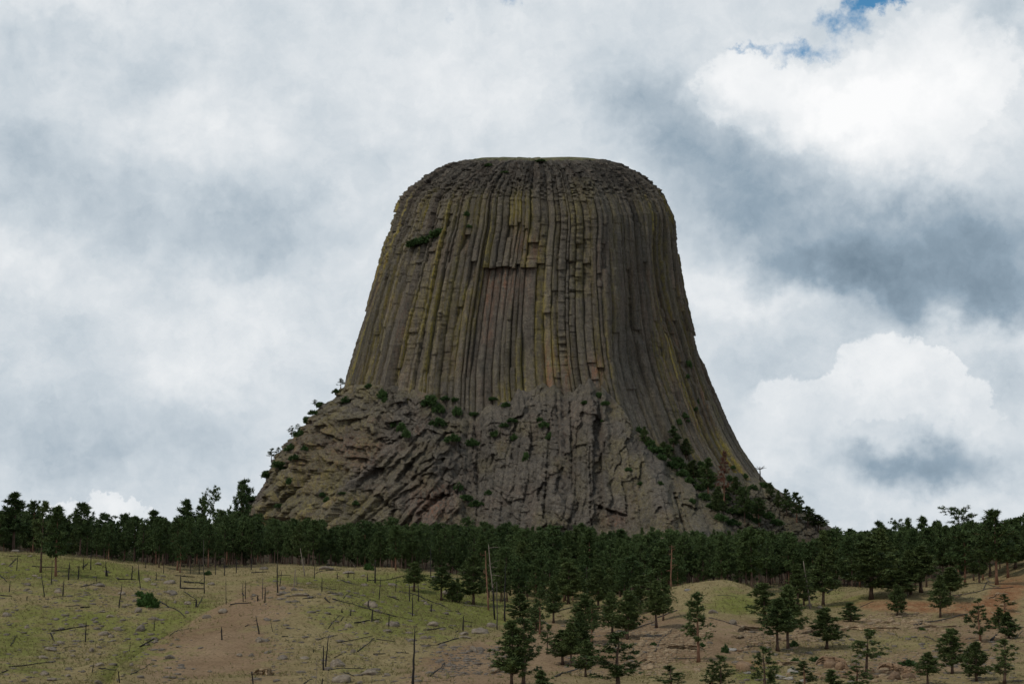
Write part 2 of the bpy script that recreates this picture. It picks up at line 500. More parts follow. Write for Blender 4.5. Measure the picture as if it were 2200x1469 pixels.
def tps(x, y):
    x, y = np.asarray(x, float) / S_, np.asarray(y, float) / S_
    sh = x.shape
    x, y = x.ravel(), y.ravel()
    out = sol[-3] + sol[-2] * x + sol[-1] * y
    for i in range(len(cp)):
        out = out + sol[i] * _k((x - A2[i, 0]) ** 2 + (y - A2[i, 1]) ** 2)
    return out.reshape(sh)

R_G = np.concatenate([np.geomspace(8, 240, 24, endpoint=False), np.arange(240, 560, 0.85), np.geomspace(560, 1500, 130, endpoint=False), np.geomspace(1500, 9000, 24)])
AZ_F = np.arange(-17, 17.001, 0.085)
AZ_G = np.radians(np.concatenate([np.linspace(-180, -17, 46)[:-1], AZ_F, np.linspace(17, 180, 46)[1:-1]]))
rr, aa = np.meshgrid(R_G, AZ_G, indexing='ij')
gx, gy = rr * np.sin(aa), rr * np.cos(aa)
gz = tps(gx, gy)
gz = np.clip(gz, -40, 75)
fade = sstep(1800, 3000, rr)
gz = gz * (1 - fade) + (-18 + 10 * fbm(gx / 900, gy / 900, 3)) * fade
infront = np.cos(aa) > 0
side = sstep(rad(60), rad(25), np.abs(aa))
gz = gz * side + np.where(infront, -12, -6) * (1 - side) * 1.0
rough_g = .9 * fbm(gx / 48, gy / 60, 10, 2) + .75 * fbm(gx / 26, gy / 26, 11, 3) + .22 * fbm(gx / 6, gy / 6, 12, 3) + .09 * fbm(gx / 1.7, gy / 1.7, 13, 2)
gz = gz + rough_g * sstep(60, 200, rr)

for bx_, by_, bd_, bh_, sx_, sy_ in [(600, 1330, 366, 3.2, 36, 42), (820, 1290, 415, 1.6, 30, 30), (1550, 1262, 398, .9, 16, 20), (320, 1400, 348, -2.0, 20, 34), (130, 1290, 418, 2.0, 30, 34), (1120, 1335, 386, -1.8, 22, 30), (1330, 1390, 340, 1.4, 22, 26), (1960, 1310, 405, 1.2, 24, 16), (1740, 1400, 332, -1.2, 22, 18)]:
    _c = at(bx_, by_, float(bd_))
    gz = gz + bh_ * np.exp(-((gx - _c[0]) / sx_) ** 2 - ((gy - _c[1]) / sy_) ** 2)

def prof(az):
    k = np.clip(np.searchsorted(AZ_G, az) - 1, 0, len(AZ_G) - 2)
    t = (az - AZ_G[k]) / (AZ_G[k + 1] - AZ_G[k])
    return gz[:, k] * (1 - t) + gz[:, k + 1] * t
def ground_z(x, y):
    return float(np.interp(math.hypot(x, y), R_G, prof(math.atan2(x, y))))
def hit(px, py, rmin=230.0, rmax=1250.0):
    """Where the line of sight through a photo pixel meets the ground."""
    d = at(px, py, 1.0)
    az = math.atan2(d[0], d[1]); hk = math.hypot(d[0], d[1])
    pr = prof(az)
    r = np.arange(rmin, rmax, .4)
    below = d[2] / hk * r - np.interp(r, R_G, pr)
    w = np.nonzero(below <= 0)[0]
    R = r[w[0]] if len(w) else None
    if R is None:
        return None
    return np.array([R * math.sin(az), R * math.cos(az), float(np.interp(R, R_G, pr))])

vpx, vpy = proj(np.stack([gx, np.maximum(gy, 1.0), gz], -1))
_e = vpx - np.interp(vpy, [1255, 1285, 1335, 1390, 1460], [640, 560, 440, 350, 245])      # the steep left bank of the brown mound
_w = sstep(1250, 1285, vpy) * (rr > 240) * (rr < 480) * infront
gz = gz + _w * (2.6 * sstep(-14, 16, _e) * np.exp(-np.maximum(_e, 0) / 110) - .9 * np.exp(-((_e + 22) / 20) ** 2))
def patch(cx, cy, rx, ry, rot=0.0):
    c, s = math.cos(rad(rot)), math.sin(rad(rot))
    dx, dy = vpx - cx, vpy - cy
    return np.exp(-(((dx * c + dy * s) / rx) ** 2 + ((-dx * s + dy * c) / ry) ** 2))
zone = (rr > 235) & (rr < 560) & infront
green = np.full(gx.shape, .12); soilm = np.full(gx.shape, .10); redm = np.zeros(gx.shape)
for a in [(60,1225,190,40,0,.75),(250,1235,120,25,10,.6),(90,1330,160,60,0,.45),(40,1400,130,60,0,.55),(330,1360,90,60,-40,.6),(430,1300,80,40,-20,.5),(260,1440,60,40,-35,.55),(200,1320,80,40,0,.35),
          (850,1275,200,40,8,.65),(830,1330,200,45,0,.5),(950,1340,140,40,10,.45),(900,1250,160,20,0,.55),(1000,1290,120,30,10,.45),(640,1240,120,20,0,.3),(750,1420,120,40,0,.3),
          (1590,1290,60,35,10,.75),(1500,1300,70,35,0,.25),(1250,1290,150,40,0,.35),(1800,1290,90,30,0,.45),(1700,1300,60,40,0,.3),(1960,1380,170,22,0,.45),(1640,1440,70,40,0,.5),(1780,1420,70,25,0,.25),(1600,1445,40,25,0,.4)]:
    green = green + patch(*a[:5]) * a[5] * .96
for a in [(480,1370,230,60,-20,.5),(350,1440,150,50,0,.45),(560,1430,160,50,0,.5),(270,1275,130,16,15,.6),(150,1300,90,25,0,.3),(1000,1430,140,50,-10,.8),(1120,1400,170,60,-15,.7),(1350,1380,160,70,-20,.7),
          (600,1260,160,25,-5,.4),(1500,1390,200,45,0,.7),(1700,1350,250,25,0,.6),(1900,1430,250,40,0,.5),(2100,1370,150,60,0,.7),(1950,1255,260,30,0,.3),(520,1320,120,40,-20,.35)]:
    soilm = soilm + patch(*a[:5]) * a[5]
for a in [(1930,1302,110,15,0,1.0),(2160,1275,60,32,-25,1.15),(2120,1310,60,16,0,.7),(2060,1310,60,18,0,.5),(1600,1425,50,22,0,.45),(1880,1338,150,16,0,.4),(2150,1340,90,36,0,.5),(1420,1395,90,30,0,.32),(1720,1430,140,30,0,.36),(1950,1440,180,30,0,.34),(1120,1425,110,28,-10,.28),(1640,1350,120,16,0,.28)]:
    redm = redm + patch(*a[:5]) * a[5]
soilm = np.where(zone, soilm, .75); green = np.where(zone, green, .0)
soilm = soilm + .35 * sstep(500, 560, rr)
V = np.stack([gx, gy, gz], -1).reshape(-1, 3)
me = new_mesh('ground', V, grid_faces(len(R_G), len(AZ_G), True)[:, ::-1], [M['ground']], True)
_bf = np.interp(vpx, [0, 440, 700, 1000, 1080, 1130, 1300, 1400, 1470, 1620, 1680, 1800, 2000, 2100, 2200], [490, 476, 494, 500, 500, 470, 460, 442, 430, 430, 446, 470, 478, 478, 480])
litter_shade = np.where(infront, sstep(-6, 26, rr - _bf), 0)  # where the shade of the forest floor is painted as dark litter
vcol(me, 'litter_shade', np.repeat(litter_shade.reshape(-1, 1), 3, 1))
vcol(me, 'cover', np.stack([green, redm, soilm], -1).reshape(-1, 3))
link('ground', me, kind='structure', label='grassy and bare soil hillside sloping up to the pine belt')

# ------------------------------------------------------------------ rock tower
D0 = 1350.0
PROF = np.array([  # row, left edge, right edge of the column shaft
 (339.6,1060,1225),(341,1030,1270),(345,1003,1302),(352,966,1335),(362,944,1358),(375,922,1384),(390,901,1401),(410,880,1419),(430,865,1433),(460,854,1447),(490,847,1452),(530,832,1456),
 (570,820,1462),(610,808,1468),(650,796,1476),(690,783,1484),(730,772,1493),(770,762,1503),(810,750,1517),(850,741,1533),(890,732,1552),(930,722,1572),(970,714,1596),(1010,706,1624),
 (1050,700,1650),(1100,694,1680),(1170,690,1715)], float)
PLAN = np.array([(0,1),(-.6,.82),(-.93,.42),(-1,0.02),(-.94,-.34),(-.74,-.64),(-.4,-.86),(-.05,-.95),(.2,-.99),(.40,-1.03),(.43,-1.01),(.58,-.78),(.74,-.55),(.89,-.30),(1,0.0),(.95,.42),(.62,.8),(0,1)], float)
NS = 4096
def build_plan():
    seg = np.hypot(*np.diff(PLAN, axis=0).T); L = np.concatenate([[0], np.cumsum(seg)])
    t = np.linspace(0, L[-1], NS, endpoint=False)
    P = np.stack([np.interp(t, L, PLAN[:, 0]), np.interp(t, L, PLAN[:, 1])], -1)
    def smooth(P, w):
        k = np.exp(-.5 * (np.arange(-3 * w, 3 * w + 1) / w) ** 2); k /= k.sum()
        n = len(k) // 2
        Q = np.concatenate([P[-n:], P, P[:n]])
        return np.stack([np.convolve(Q[:, i], k, 'valid') for i in (0, 1)], -1)
    return smooth(P, 11), smooth(P, 170)
PL_SHARP, PL_SOFT = build_plan()
def plan_at(s, soft):
    i = (s % 1.0) * NS
    k = np.floor(i).astype(int); f = (i - k)[..., None]
    a = PL_SHARP[k % NS] * (1 - f) + PL_SHARP[(k + 1) % NS] * f
    b = PL_SOFT[k % NS] * (1 - f) + PL_SOFT[(k + 1) % NS] * f
    return a * (1 - soft[..., None]) + b * soft[..., None]
KD = 0.86
def shaft(s, py):
    """The smooth shaft at plan position s and photo row py: point and outward normal."""
    s, py = np.broadcast_arrays(np.asarray(s, float), np.asarray(py, float))
    xl, xr = np.interp(py, PROF[:, 0], PROF[:, 1]), np.interp(py, PROF[:, 0], PROF[:, 2])
    kx = at(np.zeros(py.shape) + 1101.0, py, D0)[..., 0]          # metres per pixel on the limb plane
    cx, hw = ((xl + xr) / 2 - CX) * kx, (xr - xl) / 2 * kx
    soft = sstep(430, 350, py)
    p = plan_at(s, soft); e = 0.002
    t = plan_at(s + e, soft) - plan_at(s - e, soft)
    n = np.stack([t[..., 1], -t[..., 0] / KD * 1.0], -1)
    n = np.stack([-t[..., 1] * KD, t[..., 0]], -1)
    n /= np.linalg.norm(n, axis=-1, keepdims=True) + 1e-9
    sgn = np.sign((n * p).sum(-1, keepdims=True)); n = n * np.where(sgn == 0, 1, sgn)
    X = cx + hw * p[..., 0]; Y = D0 + hw * KD * p[..., 1]
    return X, Y, n, hw
def level(X, Y, py):
    z0 = at(np.zeros(py.shape) + 1100.0, py, D0)[..., 2]
    return z0 * np.minimum(Y, D0 + 20) / D0

# s of the column whose face the photo shows at (px, py)
_s = np.linspace(.18, .82, 3000)
_cache = {}
def s_of(px, py):
    k = round(py / 20)
    if k not in _cache:
        X, Y, n, hw = shaft(_s, np.full(_s.shape, k * 20.0))
        q = proj(np.stack([X, Y, level(X, Y, np.full(_s.shape, k * 20.0))], -1))[0]
        ok = n[..., 1] < -.02
        _cache[k] = (q[ok], _s[ok])
    q, ss = _cache[k]
    o = np.argsort(q)
    return float(np.interp(px, q[o], ss[o]))

# columns
rs = np.random.default_rng(21)
wd = rs.uniform(.35, 1.0, 150) * np.where(rs.uniform(size=150) < .25, 1.6, 1.0); edges = np.concatenate([[0], np.cumsum(wd)]) / wd.sum()
NCOL = len(wd)
cs, cu, cc = [], [], []
for c in range(NCOL):
    X, Y, n, hw = shaft(np.array([(edges[c] + edges[c + 1]) / 2]), np.array([600.0]))
    front = n[0, 1] < .35
    a1, a2 = rs.uniform(.16, .36), rs.uniform(.64, .84)
    us = [0, .07, a1, .5, a2, .93] if front else [0, .15, .85]
    if front and wd[c] > .95:
        us = [0, .06, a1 * .8, .36, .5, .64, 1 - (1 - a2) * .8, .94]
    for u in us:
        cs.append(edges[c] + (edges[c + 1] - edges[c]) * u); cu.append(u); cc.append(c)
cs, cu, cc = np.array(cs), np.array(cu), np.array(cc)
rows = np.concatenate([np.arange(339.6, 352, .7), np.arange(352, 420, 1.1), np.arange(420, 900, 1.5), np.arange(900, 1170, 4.0)])
rows_j = rows[:, None]
S = cs[None, :] + .0004 * vnoise(cs[None, :] * 60, rows_j / 160, 5) + .0002 * vnoise(cs[None, :] * 150, rows_j / 30, 6)
X, Y, N, HW = shaft(S, rows_j + 0 * S)
spx, _ = proj(np.stack([X, Y, level(X, Y, rows_j + 0 * X)], -1))
C = cc[None, :] + 0 * rows_j.astype(int); U = cu[None, :] + 0 * rows_j
colr = rs.normal(0, .55, NCOL)
seg = np.zeros((len(rows), NCOL)); segid = np.zeros((len(rows), NCOL))
for c in range(NCOL):
    nb = rs.integers(2, 6)
    br = np.sort(rs.uniform(380, 860, nb))
    vals = rs.normal(0, .8, nb + 1)
    k = np.searchsorted(br, rows)
    seg[:, c] = vals[k]; segid[:, c] = k
# broken-off columns: (px, py of the overhang, rows until it heals, depth)
BREAKS = [(1020,562,70,2.2),(1043,574,255,3.4),(1060,576,260,3.8),(1080,577,262,3.8),(1100,577,262,4.0),(1118,577,255,3.8),(1134,575,240,3.2),(1095,485,75,1.6),(1112,478,95,2.0),(1130,492,80,2.4),(1155,522,50,2.2),
          (1168,566,200,2.2),(1000,505,40,2.4),(1345,580,90,1.8),(1232,563,60,1.8),(1252,566,55,1.6),(1297,524,26,1.6),(1290,588,20,1.6),(1381,563,60,1.8),(1205,580,90,1.0),(1425,715,45,2.2),(1440,718,40,2.0),(985,660,40,1.4),
          (952,680,80,1.2),(1095,640,40,1.2),(1290,790,40,2.4),(1275,780,60,1.6),(1399,690,30,1.4),(1190,625,50,1.2)]
brk = np.zeros((len(rows), NCOL)); recess = np.zeros((len(rows), NCOL))
for px, py, ln, dp in BREAKS:
    if 1030 < px < 1142 and py > 570: continue
    s = s_of(px, py); c = int(np.searchsorted(edges, s) - 1)
    m = (rows >= py) * (1 - sstep(py + ln * .45, py + ln, rows)) * dp
    brk[:, c] = np.maximum(brk[:, c], m)
for c in range(NCOL):       # the smooth recessed bay under the long overhang, its columns broken off at uneven heights
    s = (edges[c] + edges[c + 1]) / 2
    a0, a1 = s_of(1032, 640), s_of(1146, 640)
    if a0 <= s <= a1:
        q = (s - a0) / (a1 - a0)
        yt = 575 + rs.normal(0, 2.0) + (rs.uniform(-14, 6) if rs.uniform() < .3 else 0)
        ye = rs.uniform(720, 860) if q < .55 else rs.uniform(600, 800)
        recess[:, c] = (rows > yt) * (1 - sstep(ye - 70, ye, rows))
        brk[:, c] = np.maximum(brk[:, c], recess[:, c] * (3.0 - 1.5 * q + rs.normal(0, .25)))
        top = (rows > yt - rs.uniform(6, 22)) & (rows <= yt)
        brk[top, c] = np.minimum(brk[top, c], rs.uniform(-1.3, .2))
    elif rs.uniform() < .35:                      # other columns that broke off part of the way up
        yb = rs.uniform(470, 780); ln = rs.uniform(20, 110); dp = rs.uniform(.8, 2.0)
        brk[:, c] = np.maximum(brk[:, c], (rows >= yb) * (1 - sstep(yb + ln * .5, yb + ln, rows)) * dp)
brk, recess, segv, segi = brk[:, cc], recess[:, cc], seg[:, cc], segid[:, cc]
# blockiness: rubbly rim, knobbly columns
rim = sstep(455, 375, rows_j + 0 * S)
leftblk = sstep(640, 470, rows_j) * sstep(1010, 930, spx)
rightblk = sstep(540, 420, rows_j) * sstep(1380, 1420, spx) * .7
knob = np.zeros(S.shape)
for a, b, y0, y1, k in [(1195,1225,440,800,.38),(1228,1275,380,640,.5),(1155,1172,470,640,.4),(940,980,600,820,.35),(870,920,560,800,.3),(1145,1160,580,720,.4)]:
    knob = np.maximum(knob, k * ((spx > a) & (spx < b) & (rows_j > y0) & (rows_j < y1)))
amp = .2 + 1.7 * rim + .95 * leftblk + .6 * rightblk + knob
amp = amp * (1 - .9 * recess)
hb = (6 + 9 * hash01(cc, 1, 0, 3))[None, :] * (1 - .35 * rim)
half = (U > .5).astype(int)
blk = np.floor(rows_j / hb + hash01(cc, 2, 0, 3)[None, :] * 9).astype(int)
jum = hash01(C * 2 + half * (rim > .3), blk, 0, 9) * 2 - 1
jum2 = vnoise(S * 900, rows_j / 3.2, 14)
capz = sstep(394, 362, rows_j + 12 * vnoise(S * 130, 0 * S, 20))                 # the broken slope above the column tops
rv1, rv2, rvid, _a, _b = voronoi(spx / 11, rows_j / 6.5, 23)
rubb = (rvid - .5) * 2.4 + .9 * np.minimum((rv2 - rv1) / .3, 1)
fl = (1.25 + .9 * hash01(cc, 3, 0, 4))[None, :] * (1 - .45 * recess)
f = np.where((U < .03), -1.0, np.where((U < .12) | (U > .9), -.30, -.16 * np.abs(2 * U - 1) ** 2))
crack = np.where(U < .03, -1.0, 0) * (.2 + hash01(C, 5, 0, 4) ** 3 * 1.5) * 2.6 * (.35 + 1.1 * hash01(C, np.floor(rows_j / 60 + 7 * hash01(C, 6, 0, 4)).astype(int), 8, 4))
big = 2.6 * vnoise(S * 22, rows_j / 200, 31) + 1.0 * vnoise(S * 60, rows_j / 240, 32)
off = (U - .5) * (hash01(C, 21, 0, 4) - .5) * 2.4 * (U > .03) * (1 - capz) * (1 - .5 * recess) + capz * rubb * sstep(342, 350, rows_j) + f * fl * (1 - .8 * capz) + crack * (1 - .85 * capz) + colr[cc][None, :] * (1 - .6 * recess) + segv * (1 - recess) * (1 - .5 * capz) * .75 - brk + amp * (jum * .75 + jum2 * .45) + .22 * vnoise(S * 2100, rows_j / 2.4, 17) + .8 * rim * vnoise(S * 330, rows_j / 7, 18) + big * sstep(345, 400, rows_j)
off = off * np.clip(HW / 75.0, .12, 1.25)
X = X + N[..., 0] * off; Y = Y + N[..., 1] * off
Z = level(X, Y, rows_j + 0 * X) + .8 * rim * jum2 * sstep(339, 352, rows_j) + (.55 * vnoise(S * 400, rows_j, 15) + .5 * vnoise(S * 90, rows_j / 3, 16)) * sstep(358, 346, rows_j)
nc = len(cs)
V = np.concatenate([np.stack([X, Y, Z], -1).reshape(-1, 3), [[X[0].mean(), Y[0].mean(), Z[0].mean() + .1]]])
# colour masks: R lichen, G rust, B value
edge = np.where((U < .2) | (U > .8), 1.0, .35)
li = (.15 + 1.0 * np.clip(vnoise(S * 70, rows_j / 110, 41) * .9 + .25, 0, 1)) * edge * (.35 + .9 * hash01(C, 7, 0, 4)) * sstep(380, 450, rows_j) * (1 - .9 * recess)
li = li * np.where(spx > 1290, .6 + .4 * sstep(1370, 1430, spx), 1.0) + .35 * knob * sstep(.3, .7, hash01(C, 9, 0, 4))
def blob(x, y, rx, ry):
    return np.exp(-((spx - x) / rx) ** 2 - ((rows_j - y) / ry) ** 2)
re = .18 * np.clip(vnoise(S * 55, rows_j / 60, 43), 0, 1) + .75 * blob(1075, 605, 50, 50) * (rows_j > 574) * (.5 + .5 * hash01(C, 19, 0, 4)) + .4 * blob(1045, 690, 14, 110) * recess + .5 * blob(1120, 520, 25, 40) + .5 * blob(1152, 540, 12, 25) + .7 * blob(1178, 800, 14, 60) + .8 * blob(1280, 795, 18, 30) + .55 * blob(1218, 800, 8, 60) \
    + .35 * blob(1000, 520, 10, 25) + .45 * blob(1440, 700, 50, 120) * hash01(C, 11, 0, 4) + .5 * blob(1500, 850, 35, 120) * hash01(C, 12, 0, 4) + .3 * blob(1360, 600, 60, 60) * hash01(C, 13, 0, 4) + .4 * blob(840, 640, 40, 150) * (hash01(C, 14, 0, 4) > .7)
va = .5 + .36 * (hash01(C, 15, 0, 4) - .5) + .24 * (hash01(C, segi.astype(int), 16, 4) - .5) + .10 * jum * np.clip(amp, 0, 1) + .16 * capz * (rvid - .6) - .2 * rim * sstep(343, 352, rows_j) - .05 * sstep(1275, 1300, spx) * sstep(1420, 1350, spx) + .06 * sstep(760, 840, rows_j)  # includes painted shade on the right facet, turned away from the light
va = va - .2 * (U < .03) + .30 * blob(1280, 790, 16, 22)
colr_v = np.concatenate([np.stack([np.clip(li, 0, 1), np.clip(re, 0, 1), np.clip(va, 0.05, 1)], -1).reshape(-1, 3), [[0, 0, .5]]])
FQ = grid_faces(len(rows), nc, True)
nturf = int(np.searchsorted(rows, 344.0)) * nc
cap = np.stack([np.full(nc, len(V) - 1), (np.arange(nc) + 1) % nc, np.arange(nc)], -1)

TOWER = root('rock_tower', (0, D0, 60), label='giant flat-topped grey rock tower with fluted vertical columns rising above the pines', category='rock tower')
OFF_T = np.array([0, D0, 60.0])
def tower_part(name, V, faces, mats, cols):
    used = np.unique(np.concatenate([f.ravel() for f in faces]))
    mp = np.full(len(V), -1); mp[used] = np.arange(len(used))
    me = new_mesh(name, V[used] - OFF_T, [mp[f] for f in faces], mats)
    vcol(me, 'rock', cols[used])
    return link(name, me, TOWER)
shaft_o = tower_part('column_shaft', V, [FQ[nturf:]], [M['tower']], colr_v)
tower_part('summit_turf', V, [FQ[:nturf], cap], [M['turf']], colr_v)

# broken base of the tower
bs = np.concatenate([np.linspace(.05, .2, 60, endpoint=False), np.linspace(.2, .74, 860), np.linspace(.74, .92, 60)[1:]])
brow = np.concatenate([np.arange(806, 1150, 1.5), np.arange(1150, 1200, 6)])
br_ = brow[:, None]
X, Y, N, HW = shaft(bs[None, :] + 0 * br_, np.minimum(br_ + 0 * bs[None, :], 1170))
PYB = br_ + 0 * X
bpx, _ = proj(np.stack([X, Y, level(X, Y, PYB)], -1))
xn = (X - X.mean(1, keepdims=True)) / HW
pos_l = sstep(-.35, -.95, xn); pos_l = np.where((Y > D0) & (xn < 0), 1.0, pos_l)
# front thickness
topl = np.interp(bpx, [700,750,800,900,1000,1060,1140,1200,1235,1290,1312,2000], [822,822,832,852,858,852,842,832,822,824,850,850])
topl = topl - 8 + 20 * vnoise(bpx / 34, 0 * bpx, 51) + 9 * vnoise(bpx / 11, 0 * bpx, 52)
below = PYB - topl
tf = np.clip(below, 0, None) * .29
front_T = tf * .52 * sstep(-5, 55, below) + 5 * sstep(20, 110, below) * (.6 + .4 * vnoise(bpx / 70, PYB / 200, 53))
right_edge = np.interp(PYB, [820,850,880,925,985,1060,1120,1160], [1300,1312,1336,1372,1432,1505,1540,1550]) + 5 * vnoise(PYB / 22, 0 * PYB, 54)
prow = sstep(2, -3, bpx - right_edge + tf * .1)
front_T = np.where(bpx > 1290, (tf * .62 + 7 * sstep(10, 90, below)) , front_T) * prow
# valley between the middle buttresses
front_T = front_T - 9 * np.exp(-((bpx - 1030) / 55) ** 2) * sstep(860, 1000, PYB) - 5 * np.exp(-((bpx - 1130) / 30) ** 2) * sstep(860, 960, PYB)
# left flank from the skyline of the photo
lout = np.interp(PYB, [815,825,850,870,900,930,970,1000,1040,1090,1150,1200], [752,745,706,684,655,632,592,570,549,530,500,490])
lsh = np.interp(PYB, PROF[:, 0], PROF[:, 1])
left_T = np.clip(lsh - lout, 0, None) * (D0 / F)
# right shoulder and gully floor
rout = np.interp(PYB, [800,1000,1020,1040,1060,1100,1125,1150,1200], [1400,1615,1634,1652,1684,1724,1766,1790,1820])
rsh = np.interp(PYB, PROF[:, 0], PROF[:, 2])
right_T = np.clip(rout - rsh, 0, None) * (D0 / F) * sstep(.62, .97, xn)
gul = np.clip(PYB - np.interp(bpx, [1380,1450,1550,1620,1700], [1010,1030,1060,1070,1060]), 0, None) * .29 * .5 * sstep(1330, 1400, bpx)
T_f = np.maximum(front_T * (1 - pos_l), 0)
dirx = -pos_l * .97; diry = -np.sqrt(np.maximum(1 - dirx ** 2, .04))
DX = dirx * (left_T * pos_l + T_f * .0) + right_T * .95 + gul * .35
DY = diry * left_T * pos_l * .6 - T_f - gul * .85 - right_T * .25
bpx = bpx + DX * F / D0                      # where each point really stands in the photo
flank = sstep(6, -8, bpx - np.interp(PYB, [835, 860, 900, 1000, 1080, 1110], [752, 728, 700, 630, 575, 520]) + 4 * vnoise(PYB / 12, 0 * PYB, 58)) * sstep(832, 850, PYB)
DY = DY + 26 * flank * sstep(0, 8, left_T * pos_l + T_f)
hidden = ((np.abs(DX) + np.abs(DY)) < .8) | ((Y > D0 + 10) & (xn > -.2) & (xn < .9))
# blocks
def layer(ang, wx, wy, seed, x=None, y=None):
    c, s = math.cos(rad(ang)), math.sin(rad(ang))
    x = bpx + 7 * fbm(bpx / 30, PYB / 30, seed + 3, 3); y = PYB + 7 * fbm(bpx / 30, PYB / 30, seed + 7, 3)
    f1, f2, cid, dx, dy = voronoi((x * c + y * s) / wx, (-x * s + y * c) / wy, seed, .85)
    e = f2 - f1
    tilt = (hash01((cid * 1e6).astype(int), 1, 0, 5) - .5) * dx * 2.2 + (hash01((cid * 1e6).astype(int), 2, 0, 5) - .5) * dy * 2.2
    return (cid - .5) * 2.0 + tilt + .7 * np.minimum(e / .35, 1) ** .7 - .8 * sstep(.07, .0, e), cid, e
def columns_broken(ang, w, h, seed, warp=1.0):
    # leaning broken columns: each a stack of blocks with its own set-back, tilt and length
    c_, s_ = math.cos(rad(ang)), math.sin(rad(ang))
    a = bpx * c_ - PYB * s_; b = bpx * s_ + PYB * c_
    b = b + warp * (9 * vnoise(a / 95, b / 95, seed) + 2.2 * vnoise(a / 17, b / 17, seed + 1))
    u = b / w + .55 * vnoise(a / 300, b / w * .37, seed + 2)
    ci = np.floor(u); fu = u - ci; ci = ci.astype(int)
    hh = h * (.45 + 1.5 * hash01(ci, 0, 0, seed) ** 1.5)
    v = a / hh + 10 * hash01(ci, 1, 0, seed) + .12 * (fu - .5) * (hash01(ci, 2, 0, seed) * 2 - 1) * 6
    v = v + .16 * vnoise(a / 11, b / 11, seed + 3)
    vi = np.floor(v); fv = v - vi; vi = vi.astype(int)
    idd = hash01(ci, vi, 2, seed)
    rnd = 1 - np.abs(2 * fu - 1) ** (2.2 + 3 * hash01(ci, vi, 3, seed))
    d = (hash01(ci, 3, 0, seed) - .5) * 1.6 + (idd - .5) * 1.9 + (fv - .5) * (hash01(ci, vi, 4, seed) - .5) * 2.6 + 1.0 * rnd
    ed = np.minimum(np.minimum(fu, 1 - fu) * w, np.minimum(fv, 1 - fv) * hh * (.5 + 2 * hash01(ci, vi, 5, seed)))
    d = d - .75 * sstep(1.6, .2, ed)
    return d, idd, ed * .06
diagA, idA, eA = columns_broken(52, 22, 30, 61, 1.2)       # slabs leaning up to the right
small, idB, eB = layer(15, 17, 14, 62)       # rounded blocks under the columns
colm, idC, eC = columns_broken(86, 17, 21, 63)        # upright broken columns
slab, idD, eD = columns_broken(97, 27, 60, 64, .7)       # prow
fineL, idE, eE = layer(60, 13, 9, 65)
def facets(ang, wx, wy, seed, k):
    c_, s_ = math.cos(rad(ang)), math.sin(rad(ang))
    x = bpx + 9 * fbm(bpx / 26, PYB / 26, seed + 3, 4); y = PYB + 9 * fbm(bpx / 26, PYB / 26, seed + 7, 4)
    f1, f2, cid, dx, dy = voronoi((x * c_ + y * s_) / wx, (-x * s_ + y * c_) / wy, seed, .95)
    q = (cid * 1e6).astype(int)
    return (cid - .5) * k + ((hash01(q, 1, 0, 5) - .5) * dx + (hash01(q, 2, 0, 5) - .35) * dy) * k * 1.7, cid
facA, fidA = facets(-50, 58, 24, 161, 6.0)
facC, fidC = facets(-86, 62, 26, 163, 4.2)
facB, fidB = facets(20, 21, 18, 165, 4.2)
leftw = sstep(1015, 960, bpx + 14 * vnoise(bpx / 30, PYB / 30, 70))
proww = sstep(1268, 1300, bpx + 10 * vnoise(bpx / 30, PYB / 30, 71))
topw = sstep(950, 900, PYB - .10 * (1000 - bpx) * (bpx < 1000) + 16 * vnoise(bpx / 40, PYB / 40, 72)) * (1 - proww)
knobs = sstep(860, 780, bpx - .25 * (PYB - 950) + 20 * vnoise(bpx / 40, PYB / 40, 79)) * sstep(1040, 980, PYB + 20 * vnoise(bpx / 25, PYB / 25, 80))
leftw_, proww_, topw_ = leftw > .5, proww > .5, (topw * leftw > .5) | (knobs > .5)
blocks = np.where(proww_, slab * .75 + facC * .8, np.where(leftw_, diagA * .8 + facA, colm * .85 + facC))
cid = np.where(proww_, idD, np.where(leftw_, idA, idC)); ee = np.where(proww_, eD, np.where(leftw_, eA, eC))
blocks = np.where(topw_, small * .9 + facB, blocks); cid = np.where(topw_, idB, cid); ee = np.where(topw_, eB, ee)
blocks = blocks + .5 * fineL + 1.6 * fbm(bpx / 16, PYB / 16, 73, 5)
ax = (bpx * math.cos(rad(-48)) - PYB * math.sin(rad(-48))); ay = bpx * math.sin(rad(-48)) + PYB * math.cos(rad(-48))
ridge = (1 - np.abs(vnoise((bpx * .72 + PYB * .69) / 62, (bpx * .69 - PYB * .72) / 210, 74))) * 9 - 5
blocks = blocks + ridge * leftw * sstep(860, 960, PYB) + 3.0 * vnoise(bpx / 48, PYB / 130, 75) * (1 - leftw)
# big cracks and overhangs: (x0, y0, x1, y1, half width px, depth)
for x0, y0, x1, y1, w, dp in [(905,1105,955,1062,7,7),(955,1062,930,1075,4,4),(890,1030,958,985,4,3.5),(1282,1090,1335,1108,4,6),(1300,1100,1330,1125,9,3),(1435,1060,1450,1140,4,4),(1450,1085,1478,1095,4,4),(1022,1000,1028,1045,5,4),(715,935,760,955,4,4),(1262,960,1262,1140,2.5,2.5),(1180,900,1165,1120,2.5,3),(1225,870,1225,1060,2.5,2.5),
                              (700,1085,790,1010,3,3),(600,1095,690,1010,3,3),(800,1120,880,1040,3,3)]:
    L2 = (x1 - x0) ** 2 + (y1 - y0) ** 2
    t = np.clip(((bpx - x0) * (x1 - x0) + (PYB - y0) * (y1 - y0)) / L2, 0, 1)
    d = np.hypot(bpx - x0 - t * (x1 - x0), PYB - y0 - t * (y1 - y0)) + 2 * vnoise(bpx / 5, PYB / 5, 77)
    blocks = blocks - dp * sstep(w, w * .3, d)
